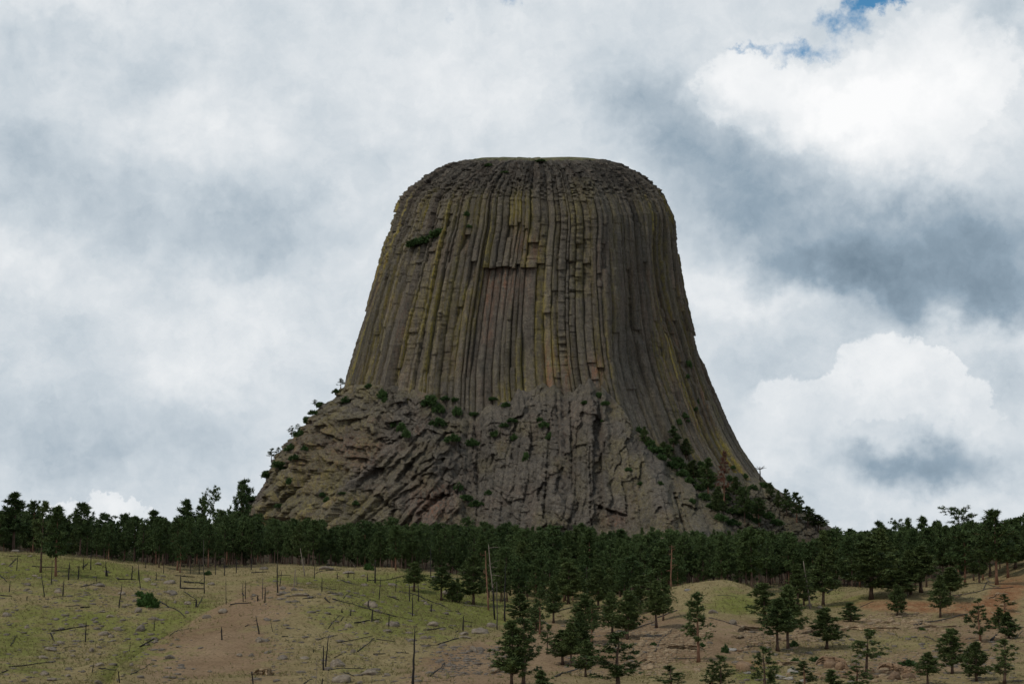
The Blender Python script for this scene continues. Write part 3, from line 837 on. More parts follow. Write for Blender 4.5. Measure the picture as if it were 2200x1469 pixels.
# direction of the blocks: out of the face
gully = sstep(right_edge - 2, right_edge + 4, bpx) * (gul > 0)
blocks = np.where(gully > .5, 1.6 * small + 1.2 * fineL, blocks)
nx = np.where(pos_l > .5, -.8, np.clip(xn * .3, -.5, .35)); ny = -np.sqrt(1 - nx ** 2)
wgt = sstep(.4, 5.0, np.abs(DX) + np.abs(DY))
B = blocks * wgt * 1.0
Xb = X + DX + nx * B - np.where(hidden, N[..., 0] * 5, 0); Yb = Y + DY + ny * B - np.where(hidden, N[..., 1] * 5, 0)
Zb = level(Xb, Yb, PYB)
V = np.stack([Xb, Yb, Zb], -1).reshape(-1, 3)
li = .55 * np.clip(.75 * sstep(880, 700, bpx) * (.4 + .8 * cid) + .35 * vnoise(bpx / 40, PYB / 40, 81) + .18 * proww, 0, 1) * sstep(560, 600, bpx)
re = np.clip(.75 * np.exp(-((bpx - 935) / 45) ** 2 - ((PYB - 1085) / 45) ** 2) + .65 * np.exp(-((bpx - 1310) / 25) ** 2 - ((PYB - 1115) / 18) ** 2) + .5 * np.exp(-((bpx - 770) / 60) ** 2 - ((PYB - 965) / 40) ** 2)
             + .25 * (cid > .9) * leftw + .12 * sstep(.2, .6, vnoise(bpx / 30, PYB / 30, 82)) + .35 * np.exp(-((bpx - 650) / 40) ** 2 - ((PYB - 930) / 60) ** 2), 0, 1)
va = .52 - .10 * flank - .13 * gully + .16 * (cid - .5) + .16 * (np.where(leftw_, fidA, fidC) - .5) + .07 * vnoise(bpx / 60, PYB / 60, 83) - .18 * sstep(.06, 0, ee) + .12 * np.exp(-((bpx - 1170) / 70) ** 2 - ((PYB - 870) / 40) ** 2)  # left flank darkened in colour for the shade on its averted side
ff = grid_faces(len(brow), len(bs))
hid = hidden.ravel()
ff = ff[~hid[ff].all(1)]
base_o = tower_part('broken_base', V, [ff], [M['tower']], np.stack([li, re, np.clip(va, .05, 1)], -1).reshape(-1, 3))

bpy.context.view_layer.update()
dg = bpy.context.evaluated_depsgraph_get()
BV = [BVHTree.FromObject(o, dg) for o in (shaft_o, base_o)]
def tower_hit(px, py):
    d = Vector(at(px, py, 1.0)).normalized()
    best = None
    for b in BV:
        h = b.ray_cast(Vector((0, 0, 0)) - Vector(OFF_T), d)
        if h[0] is not None and (best is None or h[3] < best[1]):
            best = (np.array(h[0]) + OFF_T, h[3])
    return best[0] if best else at(px, py, D0)

# ------------------------------------------------------------------ trees
def blades(cent, dirs, n, length, width, rng, spread=1.0):
    """n narrow needle sprays around each centre; returns vertices, triangles, tint."""
    k = len(cent)
    C_ = np.repeat(cent, n, 0); D_ = np.repeat(dirs, n, 0)
    d = rng.normal(size=C_.shape) * spread + D_ * .8 + np.array([0, 0, .25])
    d /= np.linalg.norm(d, axis=1, keepdims=True)
    side = np.cross(d, rng.normal(size=d.shape)); side /= np.linalg.norm(side, axis=1, keepdims=True) + 1e-9
    ln = length * rng.uniform(.6, 1.25, (len(d), 1)); w = width * rng.uniform(.7, 1.3, (len(d), 1))
    o = C_ + rng.normal(size=C_.shape) * length * .16
    a, b, t = o - side * w * .5, o + side * w * .5, o + d * ln
    V = np.stack([a, b, t], 1).reshape(-1, 3)
    T = np.arange(len(V)).reshape(-1, 3)
    tint = np.repeat(np.clip(np.repeat(rng.uniform(0, 1, k), n) * .75 + rng.uniform(0, .25, k * n), 0, 1), 3)
    return V, T, tint

def make_pine(seed, H, R, base, shape, nb, ntuft, nblade, blen, bwid, needle, bark, tr=None, lean=0.03, stubs=0, gap=0.0):
    """Meshes of one pine, foot at the origin: trunk with limbs, crown of needle sprays."""
    rng = np.random.default_rng(seed)
    tr = tr or H * .0115 + .05
    hs = np.linspace(0, 1, 9)
    bend = np.cumsum(rng.normal(0, lean, (9, 2)), 0) * H * .06; bend -= bend[0]
    tp = np.stack([bend[:, 0], bend[:, 1], hs * H * .97], -1)
    sp = Soup()
    rads = tr * (1 - hs) ** .8 * (1 + .5 * np.exp(-hs * 30)) + .015
    tp0 = tp.copy(); tp0[0, 2] = -.4
    sp.tube(tp0, rads, 8, rng=rng)
    cents, dirs = [], []
    for b in range(nb):
        t = (b + rng.uniform(0, 1)) / nb
        if rng.uniform() < gap: continue
        h = base + (1 - base) * (t ** 1.05) * .97
        if shape == 'round':   r = math.sin(math.pi * min(1, .10 + t * .88)) ** .65
        elif shape == 'cone':  r = (1 - t) ** .78 * min(1, .55 + t * 5)
        elif shape == 'flat':  r = (.55 + .45 * t) * (1 - max(0, t - .82) / .18 * .6)
        else:                  r = (1 - t) ** .55 * min(1, .6 + t * 3)
        Ln = R * max(.12, r) * rng.uniform(.5, 1.22)
        az = rng.uniform(0, 2 * math.pi) if shape != 'whorl' else b * 2.4
        org = np.array([np.interp(h, hs, tp[:, 0]), np.interp(h, hs, tp[:, 1]), h * H])
        rise = rng.uniform(-.22, .42) + .55 * t ** 2
        u = np.array([math.cos(az), math.sin(az), rise]); u /= np.linalg.norm(u)
        mid = org + u * Ln * .55 + np.array([0, 0, -.05 * Ln])
        tip = org + u * Ln + np.array([0, 0, .10 * Ln])
        sp.tube([org, mid, tip], [max(.02, tr * .22 * (1 - h * .7)), max(.018, tr * .13), .012], 4, cap=False, rng=rng)
        nt = max(2, int(round(ntuft * (.5 + .5 * r))))
        for q in range(nt):
            e = rng.uniform(.32, 1.0) if q else 1.0
            pnt = org + (mid - org) * min(1, e / .55) if e < .55 else mid + (tip - mid) * (e - .55) / .45
            lat = rng.normal(size=3) * np.array([1, 1, .75]) * Ln * .19 * (1.15 - .5 * e)
            cents.append(pnt + lat); dirs.append(u + .6 * lat / (np.linalg.norm(lat) + 1e-6))
    for b in range(stubs):
        h = rng.uniform(.12, base + .05); az = rng.uniform(0, 6.28)
        org = np.array([np.interp(h, hs, tp[:, 0]), np.interp(h, hs, tp[:, 1]), h * H])
        u = np.array([math.cos(az), math.sin(az), rng.uniform(-.3, .2)])
        sp.tube([org, org + u * R * rng.uniform(.2, .6)], [.03, .01], 4, cap=False, rng=rng)
    top = np.array([tp[-1, 0], tp[-1, 1], H * .96])
    for q in range(4):
        cents.append(top + rng.normal(size=3) * .12 * R * np.array([1, 1, .5]) - np.array([0, 0, q * .012 * H])); dirs.append(np.array([0, 0, 1.0]))
    Vb, Tb, tint = blades(np.array(cents), np.array(dirs), nblade, blen, bwid, rng)
    trunk = sp.mesh('trunk', [bark], True)
    crown = new_mesh('crown', Vb, Tb, [needle])
    vcol(crown, 'tint', np.repeat(tint[:, None], 3, 1))
    ext = np.percentile(np.hypot(Vb[:, 0], Vb[:, 1]), 88)
    return trunk, crown, float(Vb[:, 2].max()), float(ext)

KINDS = {k: [] for k in ('forest', 'full', 'sparse', 'young', 'flat')}
for i in range(9):
    rg = np.random.default_rng(100 + i)
    KINDS['forest'].append(make_pine(100 + i, 16, rg.uniform(2.7, 3.5), rg.uniform(.24, .42), 'round' if i % 3 else 'dome', 52, 9, 13, .72, .24, M['needle'], M['bark_red'] if i % 2 else M['bark'], stubs=8))
for i in range(10):
    KINDS['full'].append(make_pine(200 + i, 12, 2.7, [.2, .26, .15, .3, .22, .34, .28, .18, .38, .24][i], 'cone' if i % 2 else 'dome', 72, 11, 15, .50, .165, M['needle_near'], M['bark'], stubs=4, gap=.06))
for i in range(7):
    KINDS['sparse'].append(make_pine(300 + i, 12, 2.6, [.3, .22, .18, .35, .4, .26, .3][i], 'dome', 36, 11, 14, .46, .15, M['needle_near'], M['bark_red'] if i % 2 == 0 else M['bark'], tr=.19, lean=.06, stubs=10, gap=.16))
for i in range(3):
    KINDS['young'].append(make_pine(400 + i, 6, 1.7, .1, 'cone', 46, 10, 14, .38, .14, M['needle_near'], M['bark'], lean=.02))
for i in range(2):
    KINDS['flat'].append(make_pine(500 + i, 18, 3.6, .62, 'flat', 26, 11, 13, .6, .17, M['needle'], M['bark'], stubs=10, gap=.1))
RED = make_pine(600, 14, 2.3, .3, 'cone', 40, 6, 10, .5, .11, M['needle_red'], M['bark_red'], stubs=8)

def place_tree(kind, pos, height, halfw, label, group, var=None, rz=None, cat='pine tree', name='pine_tree'):
    ms = KINDS[kind] if isinstance(kind, str) else [kind]
    i = random.randrange(len(ms)) if var is None else var % len(ms)
    tr, cr, h, e = ms[i]
    r = root(name, pos, label=label, category=cat)
    if group: r['group'] = group
    sxy = halfw / e if halfw else height / h * random.uniform(.85, 1.12)
    r.scale = (sxy, sxy, height / h)
    r.rotation_euler = (0, 0, random.uniform(0, 6.28) if rz is None else rz)
    link('trunk', tr, r); link('crown', cr, r)
    return r

def Z1(x, y): return x / 3.132, 1000 + y / 3.132
def Z2(x, y): return 540 + x / 3.591, 1060 + y / 3.591
def Z3(x, y): return 1040 + x / 3.591, 1060 + y / 3.591
def Z4(x, y): return 1580 + x / 3.132, 1000 + y / 3.132

# single pines, measured in the photo: zoom, base, top, half width, kind, label
SINGLES = [
 (Z3,(212,1490),(215,960),105,'full',0,'full dark pine at the bottom edge, standing close left of a looser pine'),
 (Z3,(305,1495),(310,940),115,'sparse',1,'loose leaning-branched pine at the bottom edge, close right of a full dark pine'),
 (Z3,(275,985),(270,765),72,'full',2,'rounded pine on bare trunk directly above the pair of bottom-edge pines'),
 (Z3,(400,1062),(395,840),48,'young',0,'slim young pine between the rounded pine and the twin-crowned pine'),
 (Z3,(485,1240),(490,1000),50,'sparse',3,'thin light green pine standing on bare slope right of the bottom-edge pair'),
 (Z3,(603,1320),(582,1040),88,'full',1,'dense bushy pine at the left of the slope cluster below the knoll'),
 (Z3,(672,1332),(668,985),70,'full',3,'pine on a leaning trunk just right of the dense bushy slope pine'),
 (Z3,(785,1412),(790,1120),72,'full',4,'low pine with bare trunk, lowest of the cluster on the bare slope'),
 (Z3,(783,1160),(785,765),92,'full',5,'tallest pine of the slope cluster, broad crown above two thin trunks'),
 (Z3,(830,1180),(832,800),50,'sparse',0,'narrow pine with bare leaning trunk behind the tallest cluster pine'),
 (Z3,(750,1300),(730,900),70,'full',3,'mid-height pine in the slope cluster, crown merging with its taller neighbour'),
 (Z3,(990,1072),(1000,750),68,'full',2,'pine with drooping narrow crown left of the twin-trunked pine'),
 (Z3,(1110,1125),(1112,735),85,'full',4,'broad pine leaning over a twin trunk on the bare slope'),
 (Z3,(1097,1112),(1062,770),60,'sparse',2,'thinner trunk of the twin pine pair on the bare slope'),
 (Z3,(1207,925),(1205,620),78,'full',0,'dark pine higher on the slope between twin pine and knoll'),
 (Z3,(1330,1035),(1318,660),75,'full',3,'pine on long bare trunk left of the grassy knoll'),
 (Z3,(1383,978),(1388,640),52,'full',5,'slender pine right beside the grassy knoll edge'),
 (Z3,(1655,1300),(1610,745),105,'sparse',0,'tall orange-barked irregular pine with open branches in front of the knoll'),
 (Z3,(1030,1520),(1035,1050),150,'sparse',1,'straggly pine at bottom centre-right with long low side branches'),
 (Z3,(450,1560),(450,1350),72,'young',1,'small pine top poking in at the bottom edge beneath the pair'),
 (Z3,(1450,1540),(1460,1318),88,'sparse',3,'pale thin pine at the bottom edge left of the orange boulder'),
 (Z3,(1828,1520),(1835,1235),75,'sparse',1,'wispy pine at the bottom edge just below the pale fallen slab'),
 (Z3,(1760,1520),(1760,1270),62,'sparse',2,'wispy pine close left of its twin below the pale slab'),
 (Z3,(535,1000),(512,655),62,'full',1,'two-tiered narrow pine in the valley behind the thin light green pine'),
 (Z3,(430,1085),(425,690),55,'sparse',0,'slim open pine left of the two-tiered valley pine'),
 (Z3,(880,890),(885,540),82,'full',4,'rounded dark pine in the valley behind the tallest cluster pine'),
 (Z3,(650,850),(640,520),92,'full',0,'broad round-topped pine on several thin trunks in the valley'),
 (Z3,(300,770),(300,360),88,'full',3,'tall layered pine at the left mouth of the valley'),
 (Z3,(1045,760),(1050,510),78,'full',1,'dark bushy pine at the valley back, left of the knoll'),
 (Z3,(1140,800),(1150,470),70,'forest',2,'pine with reddish trunk at the valley back, left of the bare red trunk'),
 (Z4,(197,1060),(165,780),80,'full',0,'dark leaning pine left of the big double pine on the right slope'),
 (Z4,(355,1238),(300,790),78,'full',3,'tall pine forming the right half of the big double clump'),
 (Z4,(285,1248),(225,880),85,'full',5,'dense low-branched pine forming the left half of the double clump'),
 (Z4,(615,1232),(612,945),88,'full',4,'solitary bushy pine on short trunk above the sandstone ledge'),
 (Z4,(775,1048),(772,912),56,'young',0,'small round pine at the left end of the red soil bank'),
 (Z4,(1090,1012),(1098,790),46,'full',2,'slim pine on twin stems growing on the red soil bank'),
 (Z4,(1380,1022),(1382,725),58,'full',1,'slender light green pine at the right end of the red soil bank'),
 (Z4,(1446,905),(1440,675),74,'full',3,'spreading dark pine behind the right end of the red bank'),
 (Z4,(1645,1185),(1605,885),72,'sparse',2,'crooked pine with split crown below the bright orange cut bank'),
 (Z4,(1812,985),(1812,860),48,'sparse',0,'small pine growing on the bright orange cut bank'),
 (Z4,(1840,1160),(1838,975),58,'young',1,'bushy leaning pine right of the crooked split pine'),
 (Z4,(1775,1090),(1765,945),38,'young',2,'small pine beside the bushy leaning pine'),
 (Z4,(1460,1400),(1460,1085),82,'full',0,'thick dark pine near the bottom right, left of a narrower one'),
 (Z4,(1622,1450),(1632,1175),70,'full',2,'narrow upright dark pine near the bottom right corner'),
 (Z4,(1810,1470),(1800,1155),82,'sparse',1,'pale feathery pine nearest the bottom right corner'),
 (Z4,(1295,1480),(1280,1245),62,'full',5,'light green pine left of the thick dark bottom right pine'),
 (Z4,(880,1400),(888,1090),92,'sparse',3,'scraggly open-branched pine standing alone on the ledge grass'),
 (Z4,(205,1540),(215,1205),76,'sparse',1,'loose dark pine at the bottom edge under the double clump'),
 (Z4,(470,1540),(462,1305),72,'sparse',0,'pale pine at the bottom edge among the ledge boulders'),
 (Z4,(650,1560),(648,1360),70,'young',0,'young pine top at the bottom edge beneath the orange boulder'),
 (Z4,(820,1540),(830,1300),85,'sparse',2,'low spreading pine at the bottom edge below the scraggly pine'),
 (Z4,(420,945),(412,650),64,'full',1,'pine on bare trunk left of the pale leaning dead pole'),
 (Z4,(460,938),(455,690),52,'full',2,'narrower pine close behind the pine beside the leaning pole'),
 (Z4,(590,948),(592,580),78,'full',3,'tall pine with drooping low branches right of the leaning pole'),
 (Z4,(915,900),(908,475),125,'full',4,'largest broad pine of the right wood, branches nearly to the ground'),
 (Z4,(1250,852),(1258,530),92,'full',5,'thick-trunked pine in the right wood right of the largest broad pine'),
 (Z4,(1180,868),(1178,560),72,'full',3,'pine with pale leaning stem beside the thick-trunked pine'),
 (Z4,(1100,890),(1095,700),85,'full',0,'low dark pine behind the slim twin-stemmed pine'),
 (Z4,(1545,802),(1532,425),82,'forest',1,'tall pine with clear bare trunk below the flat-topped skyline pine'),
 (Z4,(1603,772),(1600,355),52,'forest',4,'very slim tall pine right of the clear-trunked pine'),
 (Z4,(1665,775),(1660,400),62,'forest',5,'pine with red trunk left of the tall right-edge pine'),
 (Z4,(1760,802),(1772,272),102,'forest',7,'tall straight pine with long trunk above the tangle of dead wood'),
 (Z4,(1886,694),(1880,465),72,'full',1,'pine at the right edge standing on the grassy rise'),
 (Z2,(1255,755),(1240,520),64,'full',3,'leftmost lone pine at the edge of the central meadow, two thin trunks'),
 (Z2,(1467,825),(1472,555),68,'full',5,'flat-layered pine second from the left at the central meadow edge'),
 (Z2,(1552,832),(1550,660),40,'young',2,'small pine right of the flat-layered meadow pine'),
 (Z2,(1712,855),(1700,470),92,'full',4,'broad tall pine at the right end of the central meadow'),
 (Z2,(1590,838),(1580,640),34,'young',0,'thin burnt-trunked young pine left of the broad meadow pine'),
 (Z1,(273,720),(255,225),62,'sparse',3,'tall pine with partly scorched pale trunk on the left crest'),
 (Z1,(375,745),(385,255),60,'forest',3,'tall straight pine with dark scorched foot on the left hillside'),
]
FG = []
for z, b, t, hw, kind, var, lab in SINGLES:
    bx, by = z(*b); tx, ty = z(*t)
    p = hit(bx, by)
    if p is None: continue
    top = at(tx, ty, p[1])
    sc = 1.0 / (3.591 if z in (Z2, Z3) else 3.132) * p[1] / F
    place_tree(kind, p, max(1.5, top[2] - p[2]) * 1.0, hw * sc * 1.14, lab, None, var)
    FG.append((bx, by))

# pines that break the skyline
SKY = [  # px, top row, distance, half width px, kind, var, label
 (28,1052,500,34,'forest',0,'broad pine crown at the far left edge of the skyline'),(70,1070,510,22,'forest',1,'flat small-crowned pine top on the left ridge, second from the left'),
 (120,1082,515,24,'forest',2,'rounded pine top on the left ridge between a flat and a pointed top'),(172,1075,505,24,'forest',4,'pointed pine top on the left ridge, left of the sky gap'),
 (225,1098,540,22,'forest',5,'low pine beside the sky gap on the left ridge, left side'),(268,1097,540,20,'forest',7,'slim see-through pine in the middle of the left sky gap'),
 (290,1104,550,20,'forest',8,'slim see-through pine at the right of the left sky gap'),(328,1091,520,26,'forest',0,'rounded pine right of the left sky gap'),
 (399,1066,530,24,'forest',3,'pointed pine top rising above the ridge left of the two open-crowned pines'),(432,1062,620,18,'forest',6,'dense half of the pair of pines on the left skyline'),(457,1040,600,18,'flat',0,'open see-through tall pine left of the tower foot'),
 (518,1023,640,24,'forest',8,'tallest dark pine touching the left foot of the tower'),(555,1098,640,22,'forest',1,'pine in front of the left talus of the tower'),
 (2063,1082,640,32,'flat',1,'flat-topped two-headed pine standing out on the right skyline'),(1985,1104,620,20,'forest',3,'sharply pointed pine left of the flat-topped skyline pine'),
 (1950,1108,630,18,'forest',6,'pointed pine on the right skyline beside a taller point'),(1890,1114,620,22,'forest',0,'dark conical pine where the right skyline starts to rise'),
 (1932,1110,660,18,'flat',0,'pale thin-crowned pine among the right skyline points'),(2018,1113,630,18,'forest',3,'slim pointed pine just left of the flat-topped skyline pine'),
 (2120,1116,600,22,'forest',2,'pine between the flat-topped pine and the tall straight right pine'),(2197,1106,560,28,'forest',4,'dark pine crown cut by the right edge of the skyline'),
 (1832,1132,660,24,'forest',5,'rounded pine in the dip of the right skyline'),(1795,1128,720,24,'forest',7,'pine top at the low end of the tower shoulder'),
]
for px, ty, Dd, hw, kind, var, lab in SKY:
    k = at(px, 1200, float(Dd))
    gzv = ground_z(k[0], k[1]); top = at(px, ty, float(Dd))[2]
    place_tree(kind, (k[0], k[1], gzv), top - gzv, hw * Dd / F, lab, None, var)

# the dense belt of pines
SKYLINE = np.array([(-40,1085),(60,1090),(200,1112),(300,1112),(400,1100),(500,1100),(600,1108),(700,1112),(850,1118),(1000,1114),(1100,1112),(1200,1116),(1300,1130),(1400,1124),(1500,1132),(1600,1126),(1700,1142),(1800,1142),(1900,1128),(2000,1122),(2100,1122),(2240,1118)], float)
belt = []
rb = np.random.default_rng(5)
def belt_front(px):
    return 9 * math.sin(px / 37.0) + 8 * math.sin(px / 83.0 + 1) + np.interp(px, [0, 440, 700, 1000, 1080, 1130, 1300, 1400, 1470, 1620, 1680, 1800, 2000, 2100, 2200], [490, 476, 494, 500, 500, 462, 450, 436, 424, 424, 440, 466, 474, 476, 474])
tries = 0
while len(belt) < 196 and tries < 60000:
    tries += 1
    px = rb.uniform(-30, 2230); fr = belt_front(px); nb = len(belt)
    if nb < 42:                                   # scattered pines of the valley left of the knoll
        px = rb.uniform(1050, 1480); Dd = rb.uniform(415, 470)
        if Dd < 430 and px > 1380: continue
    elif nb < 58:                                 # and before the right wood
        px = rb.uniform(1690, 2200); Dd = rb.uniform(448, 480)
    else:
        Dd = fr + (130 if px > 480 else 100) * rb.uniform(0, 1) ** 1.3
        if 205 < px < 305 and rb.uniform() < .6: continue
    k = at(px, 1200, Dd); X_, Y_ = k[0], Dd
    md = 3.6
    if any((X_ - a) ** 2 + (Y_ - b) ** 2 * .3 < md * md for a, b, *_ in belt): continue
    gzv = ground_z(X_, Y_)
    sk = np.interp(px, SKYLINE[:, 0], SKYLINE[:, 1]) + abs(rb.normal(0, 20)) - (rb.uniform(4, 16) if rb.uniform() < .18 else 0)
    hgt = min(at(px, sk, Dd)[2] - gzv, rb.uniform(13, 19) if rb.uniform() < .8 else rb.uniform(8, 13))
    if nb < 42: hgt = min(hgt, rb.uniform(6.5, 13))
    if hgt < 6: continue
    belt.append((X_, Y_, gzv, hgt, px, Dd))
for X_, Y_, gzv, hgt, px, Dd in belt:
    if (X_, Y_) in [(b[0], b[1]) for b in belt[:42]]: lab, gp = 'dark pine among the scattered trees in the valley left of the grassy knoll', 'scattered pines of the valley'
    elif px < 480: lab, gp = 'tall dark pine in the crowded wood along the left ridge', 'pines of the left ridge wood'
    elif px < 1500: lab, gp = 'dark pine in the dense belt at the foot of the rock tower', 'pines of the dense belt below the tower'
    else: lab, gp = 'dark pine in the dense wood on the right ridge', 'pines of the right ridge wood'
    place_tree('forest' if rb.uniform() < .86 else 'full', (X_, Y_, gzv), hgt, hgt * rb.uniform(.15, .21), lab, gp)

# the rest of the wood, too many and too hidden to count: one object
def joined_wood():
    vt, tt, vc, tc, tn = [], [], [], [], []
    n1 = n2 = 0
    src = []
    for tr, cr, h, e in KINDS['forest'][:6] + KINDS['full'][:4]:
        a = np.zeros(len(tr.vertices) * 3, np.float32); tr.vertices.foreach_get('co', a)
        b = np.zeros(len(cr.vertices) * 3, np.float32); cr.vertices.foreach_get('co', b)
        tf_ = np.array([p.vertices[:] for p in tr.polygons if len(p.vertices) == 4])
        src.append((a.reshape(-1, 3), tf_, b.reshape(-1, 3), h))
    rw = np.random.default_rng(9)
    k = 0
    while k < 1020:
        px = rw.uniform(-30, 2240) if k < 900 else rw.choice([rw.uniform(-330, -30), rw.uniform(2240, 2560)]); fr = belt_front(px)
        Dd = fr + 15 + ((1080 - fr) * rw.uniform(0, 1) ** 1.9 if k < 560 else rw.uniform(0, 110))
        if px < 480: Dd = fr + rw.uniform(20, 220)
        if 205 < px < 305 and rw.uniform() < .5: continue
        if px > 1750 and Dd > 800: continue
        p = at(px, 1200, Dd); gzv = ground_z(p[0], p[1])
        sk = np.interp(px, SKYLINE[:, 0], SKYLINE[:, 1]) + abs(rw.normal(0, 22)) - (rw.uniform(2, 14) if rw.uniform() < .12 else -3)
        hgt = min(at(px, sk, Dd)[2] - gzv, rw.uniform(11, 20) if k < 560 else rw.uniform(5, 14))
        if hgt < 5: continue
        a, f4, b, h = src[rw.integers(0, 10)]
        s = max(hgt / h, .6); th = rw.uniform(0, 6.28); c, sn = math.cos(th), math.sin(th)
        Rm = np.array([[c, -sn, 0], [sn, c, 0], [0, 0, 1]])
        o = np.array([p[0], p[1], gzv])
        vt.append(a @ Rm.T * s + o); tt.append(f4 + n1); n1 += len(a)
        bb = b.reshape(-1, 3, 3); bb = bb[rw.uniform(size=len(bb)) < .6].reshape(-1, 3)
        vc.append(bb @ Rm.T * s * np.array([1, 1, 1]) + o); n2 += len(bb)
        tn.append(np.repeat(rw.uniform(0, 1, len(bb) // 3), 3))
        k += 1
    VT, VC = np.concatenate(vt), np.concatenate(vc)
    me = new_mesh('woods', np.concatenate([VT, VC]), [np.concatenate(tt), np.arange(len(VC)).reshape(-1, 3) + len(VT)], [M['bark'], M['needle']],
                  mat_idx=np.concatenate([np.zeros(sum(map(len, tt)), int), np.ones(len(VC) // 3, int)]))
    vcol(me, 'tint', np.repeat(np.concatenate([np.zeros(len(VT)), np.concatenate(tn)])[:, None], 3, 1))
    link('woods', me, kind='stuff', label='mass of dark pines receding behind the front trees up to the tower foot', category='woods')
joined_wood()

# pines growing on the tower's base
for bx, by, tx, ty, hw, kind, var, lab in [
 (1447,972,1445,910,13,'forest',0,'pointed dark pine in the gully right of the tower prow, topmost of the tall ones'),(1474,985,1472,938,13,'full',1,'bushy pine right of the topmost gully pine'),
 (1385,950,1383,912,9,'young',0,'small dark pine at the top of the gully against the columns'),(1425,985,1420,945,14,'young',1,'low bushy pine left below the topmost gully pine'),
 (1490,1030,1487,985,16,'full',2,'dense pine in the middle of the gully'),(1522,1068,1520,978,17,'forest',3,'tall dark pine left of the rusty dead pine'),
 (1545,1110,1538,1040,15,'full',4,'lower gully pine under the rusty dead pine'),(1600,1130,1598,1040,17,'forest',4,'tall pine with red trunk right of the rusty dead pine'),
 (1630,1130,1628,1065,15,'forest',5,'pine on the dark shoulder beneath the bare snag'),(1582,1075,1578,1020,13,'full',3,'dark pine between rusty pine and bare snag'),
 (1655,1070,1655,1033,10,'young',2,'small bush-like pine right below the bare snag on the shoulder'),(1690,1108,1692,1046,12,'forest',6,'pine on the shoulder skyline, left of two merged crowns'),
 (1712,1122,1712,1052,15,'forest',7,'broad pine on the shoulder skyline'),(1736,1132,1736,1083,14,'forest',2,'round pine low on the shoulder skyline'),
 (1758,1140,1760,1102,18,'full',5,'spreading pine at the bottom of the shoulder skyline'),(1672,1090,1674,1050,8,'young',1,'narrow young pine on the shoulder skyline'),
 (732,832,731,810,9,'sparse',0,'uppermost tiny pine on the left skyline of the tower'),(676,869,674,856,6,'sparse',1,'tiny pine on the left tower skyline, second from the top'),
 (627,936,625,912,9,'sparse',2,'small pine on the left tower skyline, third from the top'),(583,988,581,960,9,'sparse',3,'small leaning pine on the left tower skyline, lowest pair'),
 (598,978,597,958,7,'sparse',0,'small pine right of the lowest leaning skyline pine'),(640,925,635,908,6,'sparse',1,'tiny pine beside the third skyline pine')]:
    p = tower_hit(bx, by)
    top = at(tx, ty, p[1])
    place_tree(kind, p - np.array([0, 0, .5]), max(2.5, top[2] - p[2]), hw * p[1] / F, lab, None, var)
p = tower_hit(1556, 1085)
place_tree(RED, p, at(1553, 965, p[1])[2] - p[2], 17 * p[1] / F, 'rusty red dead pine standing in the gully right of the tower', None, name='dead_pine', cat='dead tree')

# shrubs: leaf clumps on stems
def make_shrub(seed, flat=1.0, mat='leaf'):
    rng = np.random.default_rng(seed)
    n = 70
    d = rng.normal(size=(n, 3)); d[:, 2] = np.abs(d[:, 2]) * flat; d /= np.linalg.norm(d, axis=1, keepdims=True)
    lob = rng.normal(size=(5, 3)); lob[:, 2] = np.abs(lob[:, 2])
    r = rng.uniform(.45, 1.0, n) * (1 + .25 * np.max(d @ (lob / np.linalg.norm(lob, axis=1, keepdims=True)).T, 1))
    V, T, tint = blades(d * r[:, None] * np.array([1, 1, .8]), d, 18, .42, .17, rng)
    crown = new_mesh('foliage', V, T, [M[mat]])
    vcol(crown, 'tint', np.repeat(tint[:, None], 3, 1))
    sp = Soup()
    for k in range(6):
        u = d[k] * .7
        sp.tube([(0, 0, -.3), u * .5 + np.array([0, 0, .1]), u], [.06, .04, .015], 4, cap=False, rng=rng)
    return sp.mesh('stem', [M['dark_wood']], True), crown
SHR = [make_shrub(i) for i in range(5)]
SHB = [make_shrub(20, 1.0, 'leaf_bright'), make_shrub(21, .8, 'leaf_bright')]
def place_shrub(src, p, rx, rzz, label, group=None):
    r = root('shrub', p, label=label, category='shrub')
    if group: r['group'] = group
    r.scale = (rx, rx, rzz); r.rotation_euler = (0, 0, random.uniform(0, 6.28))
    link('stem', src[0], r); link('foliage', src[1], r)
